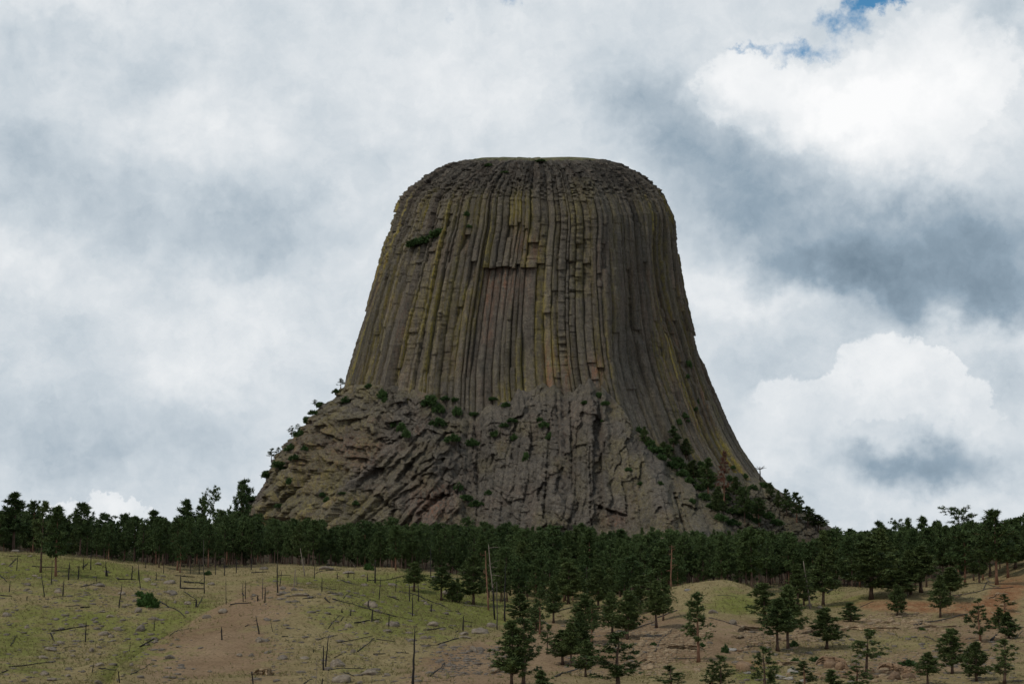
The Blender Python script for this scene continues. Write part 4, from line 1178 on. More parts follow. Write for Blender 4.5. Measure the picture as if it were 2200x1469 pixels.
TSH = [(898,527,20,13),(918,520,15,11),(935,507,12,12),(945,500,9,9),(1003,462,6,7),(1008,488,5,5),(1050,357,9,5),(1085,371,7,4),(1162,347,10,4),(925,866,15,15),(942,882,11,13),(820,852,9,14),(827,862,6,8),(850,912,9,12),(862,922,8,12),(873,935,8,12),(960,858,10,7),(978,860,7,7),
       (982,888,9,14),(940,912,15,12),(972,945,13,11),(1013,955,13,11),(1020,892,11,8),(1060,858,9,5),(1088,872,9,7),(1100,905,10,6),(1085,915,9,6),(1066,935,12,10),(1105,942,8,9),(1130,985,6,12),(1168,915,9,9),(1182,940,8,10),(1160,903,6,7),(1000,1072,14,9),(1025,1085,14,9),
       (985,1050,8,12),(1050,1060,7,7),(1290,852,9,10),(1300,868,8,6),(1256,866,7,5),(1372,928,9,10),(1392,955,12,12),(1410,970,14,12),(1350,1010,7,6),(1418,1040,6,6),(1375,1040,5,5),(1295,905,4,4),(1488,1080,6,10),(622,1036,7,9),(692,1064,6,6),(702,1076,6,8),(765,1082,7,6),(735,1060,7,4),(600,1088,9,6),
       (792,832,7,7),(742,862,8,9),(722,842,7,6),(672,888,9,7),(688,872,8,8),(660,905,10,9),(645,935,12,10),(625,965,12,10),(600,1000,14,10),(578,1022,14,10),(612,1005,9,9),(632,985,9,8),(655,965,8,7),(1480,785,6,11),(1477,810,4,6),(1500,865,3,8),(1496,880,4,6),(1470,895,8,8),(1458,908,6,9),(1478,905,4,4),
       (1545,1080,10,8),(1570,1100,12,8),(1590,1105,12,8),(1560,1050,9,8),(1610,1085,12,9),(1640,1045,10,8),(1625,1100,12,9),(1505,1000,10,8),(1450,990,16,10),(1430,965,14,10),(1530,1030,9,8),(1565,1030,8,8),(1590,1055,9,8),(1400,968,9,9),(1420,985,10,10),(1445,1003,14,11),(1465,1020,13,10),(1480,1035,12,10),(1500,1050,12,10),(1512,1070,12,11),(1530,1090,13,10),(1548,1115,14,10),(1575,1125,14,9),(1460,1000,12,12),(1500,1020,12,12),(1520,1045,12,12),(1560,1072,10,9),(1605,1110,12,9),(1620,1120,13,9),(1650,1110,12,10),(1665,1125,14,9),(1600,1025,6,7),(1618,1050,9,8),(1575,1005,5,6)]
for i, (px, py, rx, ry) in enumerate(TSH):
    p = tower_hit(px, py)
    s = p[1] / F
    where = 'summit rim' if py < 400 else 'high left ledge' if py < 560 else 'left flank' if px < 800 else 'broken base' if px < 1340 else 'gully on the right'
    place_shrub(SHR[i % 5], p + np.array([0, .0, -.2 * ry * s]), rx * s * 1.05, ry * s * 1.2, 'dark green shrub rooted in the rock on the tower, ' + where, 'shrubs on the tower: ' + where)

for z, c, w, h, mat, lab in [(Z1,(995,900),68,60,1,'bright green leafy bush among rocks on the left hillside'),(Z1,(935,855),32,30,1,'small green bush growing against the left side of the bright bush'),
                        (Z1,(1690,235),60,26,1,'bright green shrubs on the talus left of the tower foot'),(Z3,(1860,1195),28,40,0,'dark upright shrub beside the pale fallen slab'),(Z3,(1310,1160),28,15,0,'low grey-green bush among the pale rubble'),
                        (Z3,(1680,1165),28,22,0,'round bush at the foot of the orange-barked pine'),(Z4,(400,1310),40,24,0,'dark bush on the ledge beneath the double clump'),(Z4,(540,1300),45,20,0,'low wide bush on the ledge edge'),
                        (Z4,(1160,1325),60,26,0,'grey-green bush on the lower right grass'),(Z4,(700,1295),30,16,0,'low bush above the orange boulder'),(Z4,(390,1195),32,26,0,'bush at the foot of the tall double clump pine'),
                        (Z1,(1400,720),25,18,0,'green bush at the foot of the left belt trunks'),(Z4,(1255,1095),22,12,1,'small bright bush on the sandstone ledge'),(Z2,(905,480),40,34,1,'light green leafy sapling before the pine belt')]:
    px, py = z(*c); k = 3.591 if z in (Z2, Z3) else 3.132
    if z is Z1 and c[1] < 400:
        p = tower_hit(px, py)
    elif lab.startswith('light green leafy'):
        p = hit(px, 1224); p = p + np.array([0, 0, (1224 - py) / F * p[1] - h / k * p[1] / F])
        p[2] = ground_z(p[0], p[1])
    else:
        p = hit(px, py + h / k * .8)
    if p is None: continue
    s = p[1] / F / k
    place_shrub((SHB if mat else SHR)[len(lab) % 2], p, w * s * .85, h * s * 1.3, lab)

# ------------------------------------------------------------------ burnt poles, dead trees
REG = []                                  # things that get their label at the end: (object, noun, px, py, size)
def later(o, noun, cat, px, py, size, extra=''):
    o['category'] = cat
    REG.append((o, noun, px, py, size, extra))

def pole(z, b, t, wpx=3.2, mat='char', branches=0, stub=True, noun='charred snag', name='charred_snag', foot=None):
    bx, by = z(*b); tx, ty = z(*t); p = hit(bx, by)
    if p is None: return
    top = at(tx, ty, p[1] + random.uniform(-.4, .4))
    v = top - p; H = np.linalg.norm(v)
    w = wpx * (1.25 if mat == 'char' else .8) * p[1] / F
    rng = np.random.default_rng(int(bx * 7 + by))
    n = 8
    ts = np.linspace(0, 1, n)
    pts = ts[:, None] * v + rng.normal(0, .018, (n, 3)) * H * .25 * np.sin(np.pi * ts)[:, None]
    pts[0, 2] -= .5
    rads = w * .5 * (1.12 - .62 * ts) * (1 + .08 * rng.normal(size=n)); rads[-1] *= rng.uniform(.25, .9)
    sp = Soup(); sp.tube(pts, rads, 7, wob=.10, rng=rng)
    for k in range(branches):
        h = rng.uniform(.35, .97); az = rng.uniform(0, 6.28)
        o = np.array([np.interp(h, ts, pts[:, i]) for i in range(3)])
        Lb = H * rng.uniform(.08, .2) * (1.15 - .5 * h); u = np.array([math.cos(az), math.sin(az) * .6, rng.uniform(-.25, .5)])
        m_ = o + u * Lb * .5; e_ = o + u * Lb + np.array([0, 0, rng.uniform(-.2, .25)]) * Lb
        sp.tube([o, m_, e_], [w * .18, w * .12, .02], 4, cap=False, rng=rng)
        for q in range(2):
            a_ = m_ + (e_ - m_) * rng.uniform(.1, .9); sp.tube([a_, a_ + rng.normal(size=3) * Lb * .25], [w * .08 + .01, .012], 3, cap=False, rng=rng)
    if stub and not branches:
        for k in range(rng.integers(2, 7)):
            h = rng.uniform(.25, .95); az = rng.uniform(0, 6.28)
            o = np.array([np.interp(h, ts, pts[:, i]) for i in range(3)])
            sp.tube([o, o + np.array([math.cos(az), math.sin(az), rng.uniform(-.3, .5)]) * w * rng.uniform(1, 3.6)], [w * .14, .015], 4, cap=False, rng=rng)
    mats = [M[mat]]
    me = sp.mesh(name, mats, True)
    if foot:
        me.materials.append(M[foot])
        co = np.zeros(len(me.vertices) * 3, np.float32); me.vertices.foreach_get('co', co); zc = co.reshape(-1, 3)[:, 2]
        idx = [1 if zc[pl.vertices[0]] < H * .3 else 0 for pl in me.polygons]
        me.polygons.foreach_set('material_index', np.array(idx, np.int32))
    o = link(name, me)
    o.location = p
    lean = (tx - bx) / max(1, by - ty)
    later(o, noun, 'snag' if 'tree' not in noun else 'dead tree', bx, by, by - ty, 'leaning left' if lean < -.12 else 'leaning right' if lean > .12 else 'upright')

for b, t, w in [((112,705),(120,600),5),((345,800),(352,635),4.5),((300,885),(278,725),5.5),((422,875),(432,765),6),((460,770),(468,648),7),((526,765),(533,668),8),((560,700),(562,620),5),((610,700),(613,580),6),((715,745),(712,640),7),((885,768),(893,670),6),((945,830),(930,680),5),
             ((575,1185),(580,1040),7),((800,958),(822,790),6),((650,780),(652,735),4),((1050,770),(1054,715),5),((1213,825),(1216,740),7),((1637,920),(1632,790),4.5),((1650,900),(1653,770),4.5),((1735,910),(1736,870),6),((62,850),(70,770),4.5),((180,905),(183,875),6),((870,1255),(880,1180),3),((1035,1110),(1045,1010),4),
             ((620,1395),(630,1325),5),((805,1460),(793,1370),7),((1493,1175),(1490,1080),8),((1743,1135),(1722,1010),5.5),((1320,955),(1322,900),12),((1706,1480),(1690,1380),5),((720,745),(718,700),9),((930,770),(932,660),4),((980,690),(982,630),4),((1340,730),(1342,640),5),((1510,740),(1512,640),5),((1590,720),(1592,630),5),((1690,700),(1692,620),5),((1100,725),(1102,650),4),((1280,730),(1282,660),4),((1450,735),(1452,650),4)]:
    pole(Z1, b, t, w / 3.132 * 1.05)
for b, t, w in [((203,765),(198,520),8),((220,715),(235,590),5),((104,845),(108,720),7),((47,830),(48,780),6),((545,755),(545,640),6),((487,655),(487,550),6),((663,660),(664,610),6),((955,690),(955,510),9),((895,680),(895,615),7),((985,820),(1000,640),6),((1113,760),(1118,650),5),((1243,945),(1245,780),7),((1220,830),(1218,690),7),((1290,830),(1288,690),7),
             ((1387,910),(1390,850),9),((1632,1060),(1637,940),10),((900,885),(903,825),10),((930,990),(935,890),11),((1060,1025),(1063,935),9),((765,945),(770,885),9),((700,920),(698,890),9),((555,1365),(556,1165),10),((572,1335),(595,1095),9),((1245,1480),(1262,1025),13),((62,1085),(33,940),8),((165,1065),(150,990),4),((480,1225),(482,1195),5),((15,1480),(5,1370),8),((1383,650),(1383,420),6),((1955,985),(1960,560),10),((745,650),(748,600),7),((790,660),(792,610),4),((1605,840),(1608,720),8),((1583,835),(1583,740),10),((1695,1030),(1695,990),6),((545,1510),(548,1420),9)]:
    pole(Z2, b, t, w / 3.591 * 1.05)
for z, b, t, w, mat, nb, foot in [(Z2,(413,640),(378,420),11,'grey_wood',2,None),(Z2,(328,720),(340,580),11,'grey_wood',2,None),(Z2,(345,715),(346,620),8,'grey_wood',0,None),(Z2,(85,815),(88,645),8,'dark_wood',0,None),(Z2,(1880,970),(1830,390),14,'grey_wood',7,'char'),(Z2,(1897,1050),(1893,680),12,'dark_wood',3,None),(Z2,(1830,900),(1805,440),16,'bark_red',6,None),
                                   (Z2,(497,1480),(508,1250),5,'grey_wood',9,None),(Z2,(590,1480),(590,1370),4,'grey_wood',7,None),(Z2,(930,1480),(928,1290),4,'grey_wood',9,None),(Z1,(1375,860),(1370,500),8,'dark_wood',3,'char'),(Z1,(1522,935),(1520,750),6,'dark_wood',2,None),(Z1,(1225,640),(1220,490),8,'grey_wood',2,None),
                                   (Z3,(1443,740),(1448,390),15,'bark_red',10,None),(Z3,(450,640),(450,460),11,'bark_red',9,None),(Z3,(710,690),(706,380),7,'grey_wood',8,None),(Z3,(940,680),(942,465),9,'dark_wood',5,None),(Z4,(506,964),(457,640),15,'grey_wood',3,None),(Z4,(915,760),(900,650),4,'grey_wood',6,None),(Z1,(1365,650),(1360,500),8,'grey_wood',2,None),
                                   (Z2,(815,590),(760,510),4,'grey_wood',0,None),(Z3,(800,840),(790,560),5,'dark_wood',4,None),(Z4,(1155,890),(1170,820),8,'dark_wood',1,None)]:
    pole(z, b, t, w / (3.591 if z in (Z2, Z3) else 3.132), mat, nb, False, 'bare dead tree', 'dead_tree', foot)
p = tower_hit(1633, 1032)
sp = Soup(); rg = np.random.default_rng(3)
Ht = at(1632, 1002, p[1])[2] - p[2]
sp.tube([(0, 0, -1), (.1, 0, Ht * .5), (0, 0, Ht)], [.5, .42, .25], 7, rng=rg)
for k, (dx, dz) in enumerate([(-4, 1.0), (4.5, .6), (-3, -.5), (3, 2.2), (-2.2, 1.8), (3.6, 1.6)]):
    sp.tube([(0, 0, Ht * .8), (dx * .6, rg.uniform(-1, 1), Ht * .86 + dz * .4), (dx, rg.uniform(-1, 1), Ht * .85 + dz)], [.2, .14, .05], 4, cap=False, rng=rg)
o = link('dead_tree', sp.mesh('dead_tree', [M['dark_wood']], True), label='bare black snag with spread arms on the right skyline of the tower', category='dead tree'); o.location = p

# ------------------------------------------------------------------ fallen logs
def log(z, a, b, wpx=6.0, mat='char', noun='charred fallen log'):
    (ax_, ay_), (bx_, by_) = z(*a), z(*b)
    p0, p1 = hit(ax_, ay_), hit(bx_, by_)
    if p0 is None or p1 is None: return
    if abs(p0[1] - p1[1]) > 30:
        p1[:] = [*(p0[:2] + (p1[:2] - p0[:2]) * 30 / abs(p0[1] - p1[1])), 0]
    w = wpx / (3.591 if z in (Z2, Z3) else 3.132) * (p0[1] + p1[1]) / 2 / F
    n = max(5, int(np.linalg.norm(p1 - p0) / 1.6))
    ts = np.linspace(0, 1, n); rng = np.random.default_rng(int(ax_ * 3 + ay_))
    pts = p0 + ts[:, None] * (p1 - p0) + rng.normal(0, .05, (n, 3)) * w
    g_ = np.array([ground_z(x, y) for x, y, _ in pts])
    lin = g_[0] + (g_[-1] - g_[0]) * ts
    pts[:, 2] = np.maximum(g_ - .1 * w, .5 * (g_ + lin)) + w * .42
    sp = Soup(); sp.tube(pts - p0, w * .5 * (1.1 - .5 * ts) * (1 + .08 * rng.normal(size=n)), 7, wob=.1, rng=rng)
    for k in range(rng.integers(1, 7)):
        o_ = pts[rng.integers(1, n - 1)] - p0
        sp.tube([o_, o_ + np.array([rng.normal() * .5, rng.normal() * .3, rng.uniform(.3, 1.1)]) * w * rng.uniform(1.2, 3.6)], [w * .14, .015], 4, cap=False, rng=rng)
    o = link('fallen_log', sp.mesh('fallen_log', [M[mat]], True)); o.location = p0
    later(o, noun, 'log', (ax_ + bx_) / 2, (ay_ + by_) / 2, math.hypot(ax_ - bx_, ay_ - by_))
for a, b, w in [((215,678),(480,697),6),((0,740),(45,785),8),((0,875),(80,882),7),((355,885),(485,878),5),((345,1115),(600,1082),8),((60,1355),(355,1325),8),((665,1365),(885,1305),7),((1140,1150),(1270,1095),6),((880,1410),(1025,1305),6),((950,943),(1075,950),6),((1075,915),(1250,1025),9),((1240,850),(1320,905),7),((1240,785),(1370,798),12),((1215,828),(1370,830),9),
             ((1550,940),(1690,925),9),((1630,860),(1754,850),7),((790,768),(915,770),7),((545,818),(680,782),6),((440,948),(540,942),4),((540,962),(605,955),10),((60,680),(110,628),7),((555,690),(590,660),9),((435,1225),(535,1210),5),((940,1220),(1040,1165),9),((0,1400),(60,1375),8),((1330,950),(1365,880),6),((340,1130),(365,1185),9),((1650,1082),(1720,1068),5),((70,1215),(110,1145),6),((1020,940),(1080,918),5),((900,1290),(960,1240),8),((60,610),(140,612),5),((1180,740),(1310,752),6)]:
    log(Z1, a, b, w)
for a, b, w in [((690,668),(1000,765),9),((1145,758),(1500,878),10),((625,815),(830,875),8),((830,875),(935,905),13),((935,905),(1120,955),8),((975,915),(1240,975),4),((565,808),(605,845),11),((395,820),(500,803),7),((440,720),(580,732),8),((580,732),(655,745),8),((500,615),(690,590),7),((0,612),(120,605),8),((205,635),(300,630),6),((795,1005),(990,972),10),((595,1040),(685,940),7),
             ((690,985),(715,950),7),((820,1225),(942,1120),9),((660,1152),(935,1100),6),((525,1130),(665,1092),6),((965,1125),(1110,1145),7),((940,1245),(1035,1240),9),((1115,1230),(1215,1235),7),((590,1365),(870,1350),8),((640,1270),(705,1235),6),((760,785),(835,800),7),((880,805),(990,840),4),((1050,795),(1140,825),11),((710,810),(760,755),5),((895,670),(1050,668),7),((1050,668),(1180,635),7),
             ((1330,1055),(1495,1035),9),((1640,985),(1720,1000),5),((1300,1170),(1440,1168),6),((1440,1168),(1600,1120),10),((1380,1410),(1490,1310),11),((1375,1405),(1450,1420),8),((1430,950),(1500,970),4),((1575,912),(1610,920),7),((1520,1025),(1560,1045),6),((1575,1075),(1600,1055),6),((400,1475),(470,1430),8),((235,1108),(285,1102),8),((715,1385),(790,1410),10),((1850,830),(1985,800),9),((590,770),(665,772),7),((1205,915),(1280,938),5)]:
    log(Z2, a, b, w)
for z, a, b, w, mat in [(Z2,(1640,862),(1880,875),7,'grey_wood'),(Z3,(550,1420),(850,1285),14,'dark_wood'),(Z3,(1070,1070),(1330,985),12,'dark_wood'),(Z3,(1340,960),(1490,905),10,'dark_wood'),(Z3,(1320,1220),(1450,1050),9,'dark_wood'),(Z3,(1735,960),(1850,990),8,'dark_wood'),(Z3,(1850,990),(1990,1030),6,'dark_wood'),
                        (Z3,(1800,790),(1960,800),5,'dark_wood'),(Z3,(1450,1275),(1650,1270),8,'dark_wood'),(Z3,(560,910),(700,870),9,'dark_wood'),(Z3,(60,830),(190,800),8,'char'),(Z3,(800,930),(960,905),7,'dark_wood'),(Z4,(620,862),(790,815),12,'char'),(Z4,(650,830),(760,780),6,'dark_wood'),(Z4,(1460,878),(1870,818),7,'dark_wood'),(Z4,(1200,1075),(1560,1000),10,'dark_wood'),(Z4,(1275,1150),(1355,1185),8,'dark_wood'),
                        (Z4,(1550,1170),(1640,1155),6,'dark_wood'),(Z4,(840,952),(930,915),5,'dark_wood'),(Z4,(1720,1180),(1760,1140),14,'char'),(Z4,(1670,840),(1740,740),6,'dark_wood'),(Z4,(1700,800),(1790,830),6,'dark_wood'),(Z4,(1690,760),(1760,810),5,'grey_wood'),(Z4,(1830,1080),(1940,1090),7,'dark_wood'),(Z4,(60,1225),(180,1215),10,'dark_wood'),(Z4,(1880,1170),(1935,1110),6,'dark_wood')]:
    log(z, a, b, w, mat, 'weathered fallen log' if mat != 'char' else 'charred fallen log')

# ------------------------------------------------------------------ boulders
def rock_mesh(seed, sub=3, mat='stone', cut=9):
    rng = np.random.default_rng(seed)
    import bmesh
    bm = bmesh.new(); bmesh.ops.create_icosphere(bm, subdivisions=sub, radius=1.0)
    V = np.array([v.co[:] for v in bm.verts]); Fc = np.array([[v.index for v in f.verts] for f in bm.faces]); bm.free()
    for k in range(cut):                      # flat faces knocked off
        n = rng.normal(size=3); n /= np.linalg.norm(n); d = rng.uniform(.55, .88)
        e = V @ n - d
        V = V - np.where(e > 0, e, 0)[:, None] * n * .93
    V = V * (1 + .06 * rng.normal(size=(len(V), 1)))
    V = V * np.array([1, .85, .8])
    V = V / np.abs(V).max(0)
    return new_mesh('boulder', V, Fc, [M[mat]])
RK = {m: [rock_mesh(700 + i + 50 * k, 3, m) for i in range(7)] for k, m in enumerate(('stone', 'sand', 'orange', 'pale'))}
def rock(z, cx, cy, w, h, mat='stone', noun='grey-brown boulder', name='boulder', label=None):
    k = 1.0 if z is None else (3.591 if z in (Z2, Z3) else 3.132)
    px, py = (cx, cy) if z is None else z(cx, cy)
    p = hit(px, py + h / k * .42)
    if p is None: return
    s = p[1] / F / k
    o = link(name, RK[mat][random.randrange(7)])
    hw, hh = w * s * .52, h * s * .62
    o.scale = (hw, hw * random.uniform(.6, .9), hh)
    o.location = p + np.array([0, hw * .35, hh * .22])
    o.rotation_euler = (random.uniform(-.15, .15), random.uniform(-.15, .15), random.uniform(0, 6.28) if abs(w / h) < 1.4 else random.choice([0, math.pi]) + random.uniform(-.25, .25))
    if label: o['label'] = label; o['category'] = 'boulder'
    else: later(o, noun, 'boulder', px, py, w / k)
for r in [(40,997,75,40),(180,795,55,25),(388,838,50,35),(740,1008,55,28),(923,968,65,50),(1040,1028,95,30),(940,1085,75,65),(695,1127,80,35),(745,1145,50,35),(795,1095,75,35),(403,1187,65,30),(335,1230,85,35),(285,1285,80,30),(615,1235,45,40),(668,1335,65,35),(458,1363,55,25),(292,1395,60,40),(350,1433,80,30),(160,1445,50,30),(1150,850,80,40),(985,762,65,25),(1140,780,95,35),
          (1420,792,60,25),(1500,975,70,45),(1390,1015,65,35),(910,905,50,25),(845,937,55,22),(1175,912,35,30),(1260,920,50,35),(1255,985,40,30),(820,855,60,30),(670,800,70,30),(1145,1285,70,35),(1410,1380,35,20),(1740,1175,40,30),(860,1165,50,18),(100,570,60,25),(20,660,35,18),(200,608,40,15),(350,595,60,20),(655,655,55,25),(230,740,40,22),(195,842,45,16),(180,1085,40,25),(150,1120,30,12),(850,735,25,12),
          (880,1335,40,30),(660,1455,60,40),(1050,1180,50,25),(490,1275,35,18),(585,1300,40,20),(670,1218,45,22),(70,675,35,15),(520,935,30,14),(615,910,25,12),(1070,860,35,20),(1035,795,50,18),(640,830,30,20),(1205,1215,50,18),(1130,1358,50,16),(1300,1365,40,14),(1690,1275,40,25),(1610,1270,45,30),(1350,1225,40,16),(1190,1172,35,14),(455,1410,40,22),(235,1390,45,18),(40,1400,40,20),(685,980,50,18),(710,932,30,14)]:
    rock(Z1, *r)
for r in [(920,850,110,65),(1090,1000,125,60),(755,1015,80,45),(1050,1058,65,30),(1390,1000,110,50),(665,1300,130,85),(235,1260,85,50),(400,1263,90,25),(905,1370,150,65),(700,1425,180,85),(1755,1055,150,60),(1640,1075,70,35),(1640,1105,90,30),(1715,1190,60,65),(1330,1110,60,35),(1375,1105,35,30),(1215,1070,60,22),(370,780,150,30),(330,735,50,35),(245,765,90,30),(215,810,60,25),
          (75,1128,95,45),(240,725,55,35),(445,690,50,28),(860,630,45,22),(870,702,55,30),(1085,700,90,35),(1345,840,45,35),(1500,920,50,30),(95,572,70,30),(575,570,120,40),(1500,760,70,50),(1660,755,70,40),(1850,1015,85,40),(1045,1395,60,35),(785,1215,45,40),(850,1245,35,15),(110,965,50,25),(515,900,50,15),(450,958,40,12),(285,1035,55,18),(330,1135,35,20),(310,1193,35,18),(485,1158,20,25),(735,605,120,30),(1410,640,60,30),
          (1220,980,60,14),(810,1075,30,14),(815,1105,30,14),(180,1170,25,14),(380,740,40,18),(520,775,40,18),(20,780,40,20),(150,800,50,16),(965,985,60,20),(1180,1010,40,14),(1560,1195,40,16),(1275,1215,40,16),(885,1265,40,18),(660,990,40,18),(990,710,30,14),(1010,1435,40,20),(840,1455,60,30),(140,1222,30,14),(1900,650,110,50)]:
    rock(Z2, *r)
for r in [(1770,907,75,40,'stone'),(1920,985,65,55,'stone'),(455,990,90,40,'stone'),(505,660,80,60,'stone'),(340,715,60,30,'stone'),(60,1010,100,45,'stone'),(1570,740,70,22,'pale'),(580,940,45,20,'sand'),(1290,1330,70,45,'sand'),(1240,1345,50,30,'sand'),(1360,1370,60,30,'sand'),(1470,1160,80,22,'sand'),(90,1350,120,45,'sand'),(330,1355,60,25,'sand'),(1740,1150,50,25,'stone'),(1420,1200,70,24,'sand'),(1180,1330,50,24,'sand')]:
    rock(Z3, *r, noun='sandstone block' if r[4] == 'sand' else 'grey-brown boulder')
for r in [(60,1345,160,100,'orange'),(390,1375,80,55,'pale'),(640,1330,130,70,'orange'),(710,1340,90,80,'orange'),(1080,1410,100,70,'orange'),(300,1412,90,30,'pale'),(360,1425,80,34,'pale'),(590,1312,60,40,'orange'),(1170,1405,90,60,'orange'),(500,1255,45,20,'pale'),(570,950,45,30,'stone'),(500,935,50,20,'stone'),(445,965,24,30,'stone'),(80,1390,60,22,'pale'),(930,1035,90,30,'sand'),(1010,1050,70,26,'sand'),(860,1030,70,30,'sand'),
          (1220,1035,90,30,'sand'),(1290,1060,60,24,'sand'),(900,1060,50,22,'sand'),(1080,1060,60,22,'sand'),(30,1240,60,24,'orange'),(130,1190,60,20,'sand'),(1000,1365,80,40,'sand'),(900,1420,80,36,'orange'),(460,1440,70,34,'pale'),(1230,1380,60,40,'orange'),(1060,1130,50,20,'stone'),(1500,1125,50,20,'sand'),(1410,1110,50,16,'sand')]:
    rock(Z4, *r, noun={'orange': 'orange sandstone boulder', 'pale': 'pale grey boulder', 'sand': 'sandstone block', 'stone': 'grey-brown boulder'}[r[4]])
_rb = np.random.default_rng(77)
for x0, x1, y0, y1, cnt, mt in [(840,1320,1000,1060,18,'sand'),(60,560,1120,1190,10,'sand'),(560,1260,1300,1440,22,'orange'),(1420,1800,1060,1200,8,'sand'),(0,300,1240,1420,8,'sand')]:
    for _ in range(cnt):
        ww = _rb.uniform(22, 62)
        rock(Z4, _rb.uniform(x0, x1), _rb.uniform(y0, y1), ww, ww * _rb.uniform(.35, .6), mt, noun='sandstone block' if mt == 'sand' else 'orange sandstone boulder')
for x0, x1, y0, y1, cnt in [(1180,1480,1180,1400,16),(1380,1760,1080,1230,12),(640,1300,1000,1400,12)]:
    for _ in range(cnt):
        ww = _rb.uniform(20, 55)
        rock(Z3, _rb.uniform(x0, x1), _rb.uniform(y0, y1), ww, ww * _rb.uniform(.35, .6), 'sand', noun='sandstone block')
rock(Z3, 1905, 1200, 95, 28, 'pale', label='long pale grey slab lying tilted beside a dark upright shrub')

# ------------------------------------------------------------------ sandstone ledges
def ledge(z, pts, hpx, label, mat='sand', lay=4):
    k = 3.591 if z in (Z2, Z3) else 3.132
    P = []
    for x, y in pts:
        q = hit(*z(x, y))
        if q is not None: P.append(q)
    P = np.array(P)
    if len(P) < 2: return
    d = np.concatenate([[0], np.cumsum(np.hypot(*np.diff(P[:, :2], axis=0).T))])
    n = max(8, int(d[-1] / .35)); t = np.linspace(0, d[-1], n)
    X_, Y_ = np.interp(t, d, P[:, 0]), np.interp(t, d, P[:, 1])
    rng = np.random.default_rng(int(pts[0][0]) + 5)
    Y_ = Y_ + .9 * vnoise(t / 3.0, t * 0, 91) + .5 * vnoise(t / .9, t * 0, 92)
    H = 1.55 * hpx / k * P[:, 1].mean() / F
    taper = np.minimum(1, np.minimum(t, d[-1] - t) / (d[-1] * .15 + .1)) ** .6
    G = np.array([ground_z(a, b) for a, b in zip(X_, Y_)])
    prof_ = [(0.0, -.7)]
    for l in range(lay):
        b0, b1 = l / lay, (l + 1) / lay
        o = rng.uniform(-.25, .25)
        prof_ += [(o, b0 + .02), (o - .03, b1 - .04), (o + .16, b1)]
    prof_ += [(1.2, 1.0), (2.6, .55), (4.0, -.6)]
    rowsV = []
    for l, (dy, hh) in enumerate(prof_):
        jig = .28 * vnoise(t / 1.1 + 7 * l, t * 0 + l * .7, 93) + .16 * np.sign(vnoise(t / 1.7, t * 0 + (l // 3), 94))
        rowsV.append(np.stack([X_ + .1 * vnoise(t / .8, t * 0 + l, 95), Y_ + dy + jig, G + hh * H * taper * (1 + .18 * vnoise(t / 1.3, t * 0 + (l // 3) * 3.3, 96)) - .15], -1))
    V = np.stack(rowsV, 0)
    o0 = V.reshape(-1, 3).mean(0)
    o = link('sandstone_ledge', new_mesh('sandstone_ledge', V.reshape(-1, 3) - o0, grid_faces(len(prof_), n), [M[mat]]), label=label, category='rock ledge')
    o.location = o0
ledge(Z4, [(10,1118),(60,1108),(130,1112),(185,1105)], 22, 'brown sandstone ledge left of the double pine clump')
ledge(Z4, [(425,1140),(520,1128),(600,1130),(700,1115)], 16, 'thin sandstone ledge passing behind the solitary bushy pine')
ledge(Z4, [(690,1112),(800,1106),(900,1112),(1000,1104),(1120,1100)], 18, 'pale layered ledge running under the red soil bank')
ledge(Z4, [(1180,1100),(1300,1090),(1420,1092),(1540,1085)], 12, 'thin right-hand end of the ledge line below the red bank')
ledge(Z4, [(540,1345),(620,1350),(700,1365),(770,1372)], 50, 'orange sandstone outcrop with dark recess under the grass bank', 'orange', 5)
ledge(Z4, [(960,1368),(1040,1385),(1120,1405),(1210,1420)], 44, 'orange layered outcrop below the lower right grass', 'orange', 5)
ledge(Z4, [(230,1330),(320,1345),(420,1340),(500,1335)], 20, 'broken brown ledge above the pale boulders at the bottom')
ledge(Z3, [(1380,1205),(1480,1200),(1600,1212),(1720,1215)], 28, 'yellowish sandstone ledge behind the orange-barked pine foot')
ledge(Z2, [(0,1395),(60,1400),(120,1405),(165,1400)], 42, 'pale sandstone ledge low on the brown mound')
ledge(Z2, [(1810,1362),(1880,1350),(1950,1340),(2010,1325)], 26, 'sandstone ledge on the bare slope left of the bottom-edge pines')
ledge(Z2, [(1820,1395),(1900,1385),(1990,1370)], 26, 'lower pale sandstone ledge beside the bottom-edge pines')
ledge(Z3, [(1180,1310),(1260,1300),(1330,1310)], 20, 'short yellow ledge in the pale rubble')
ledge(Z4, [(1690,900),(1760,880),(1850,862)], 10, 'thin crust of stone along the top of the orange cut bank', 'orange', 2)
ledge(Z3, [(1900,1110),(1960,1122),(2011,1115)], 18, 'dark layered ledge right of the grassy knoll')

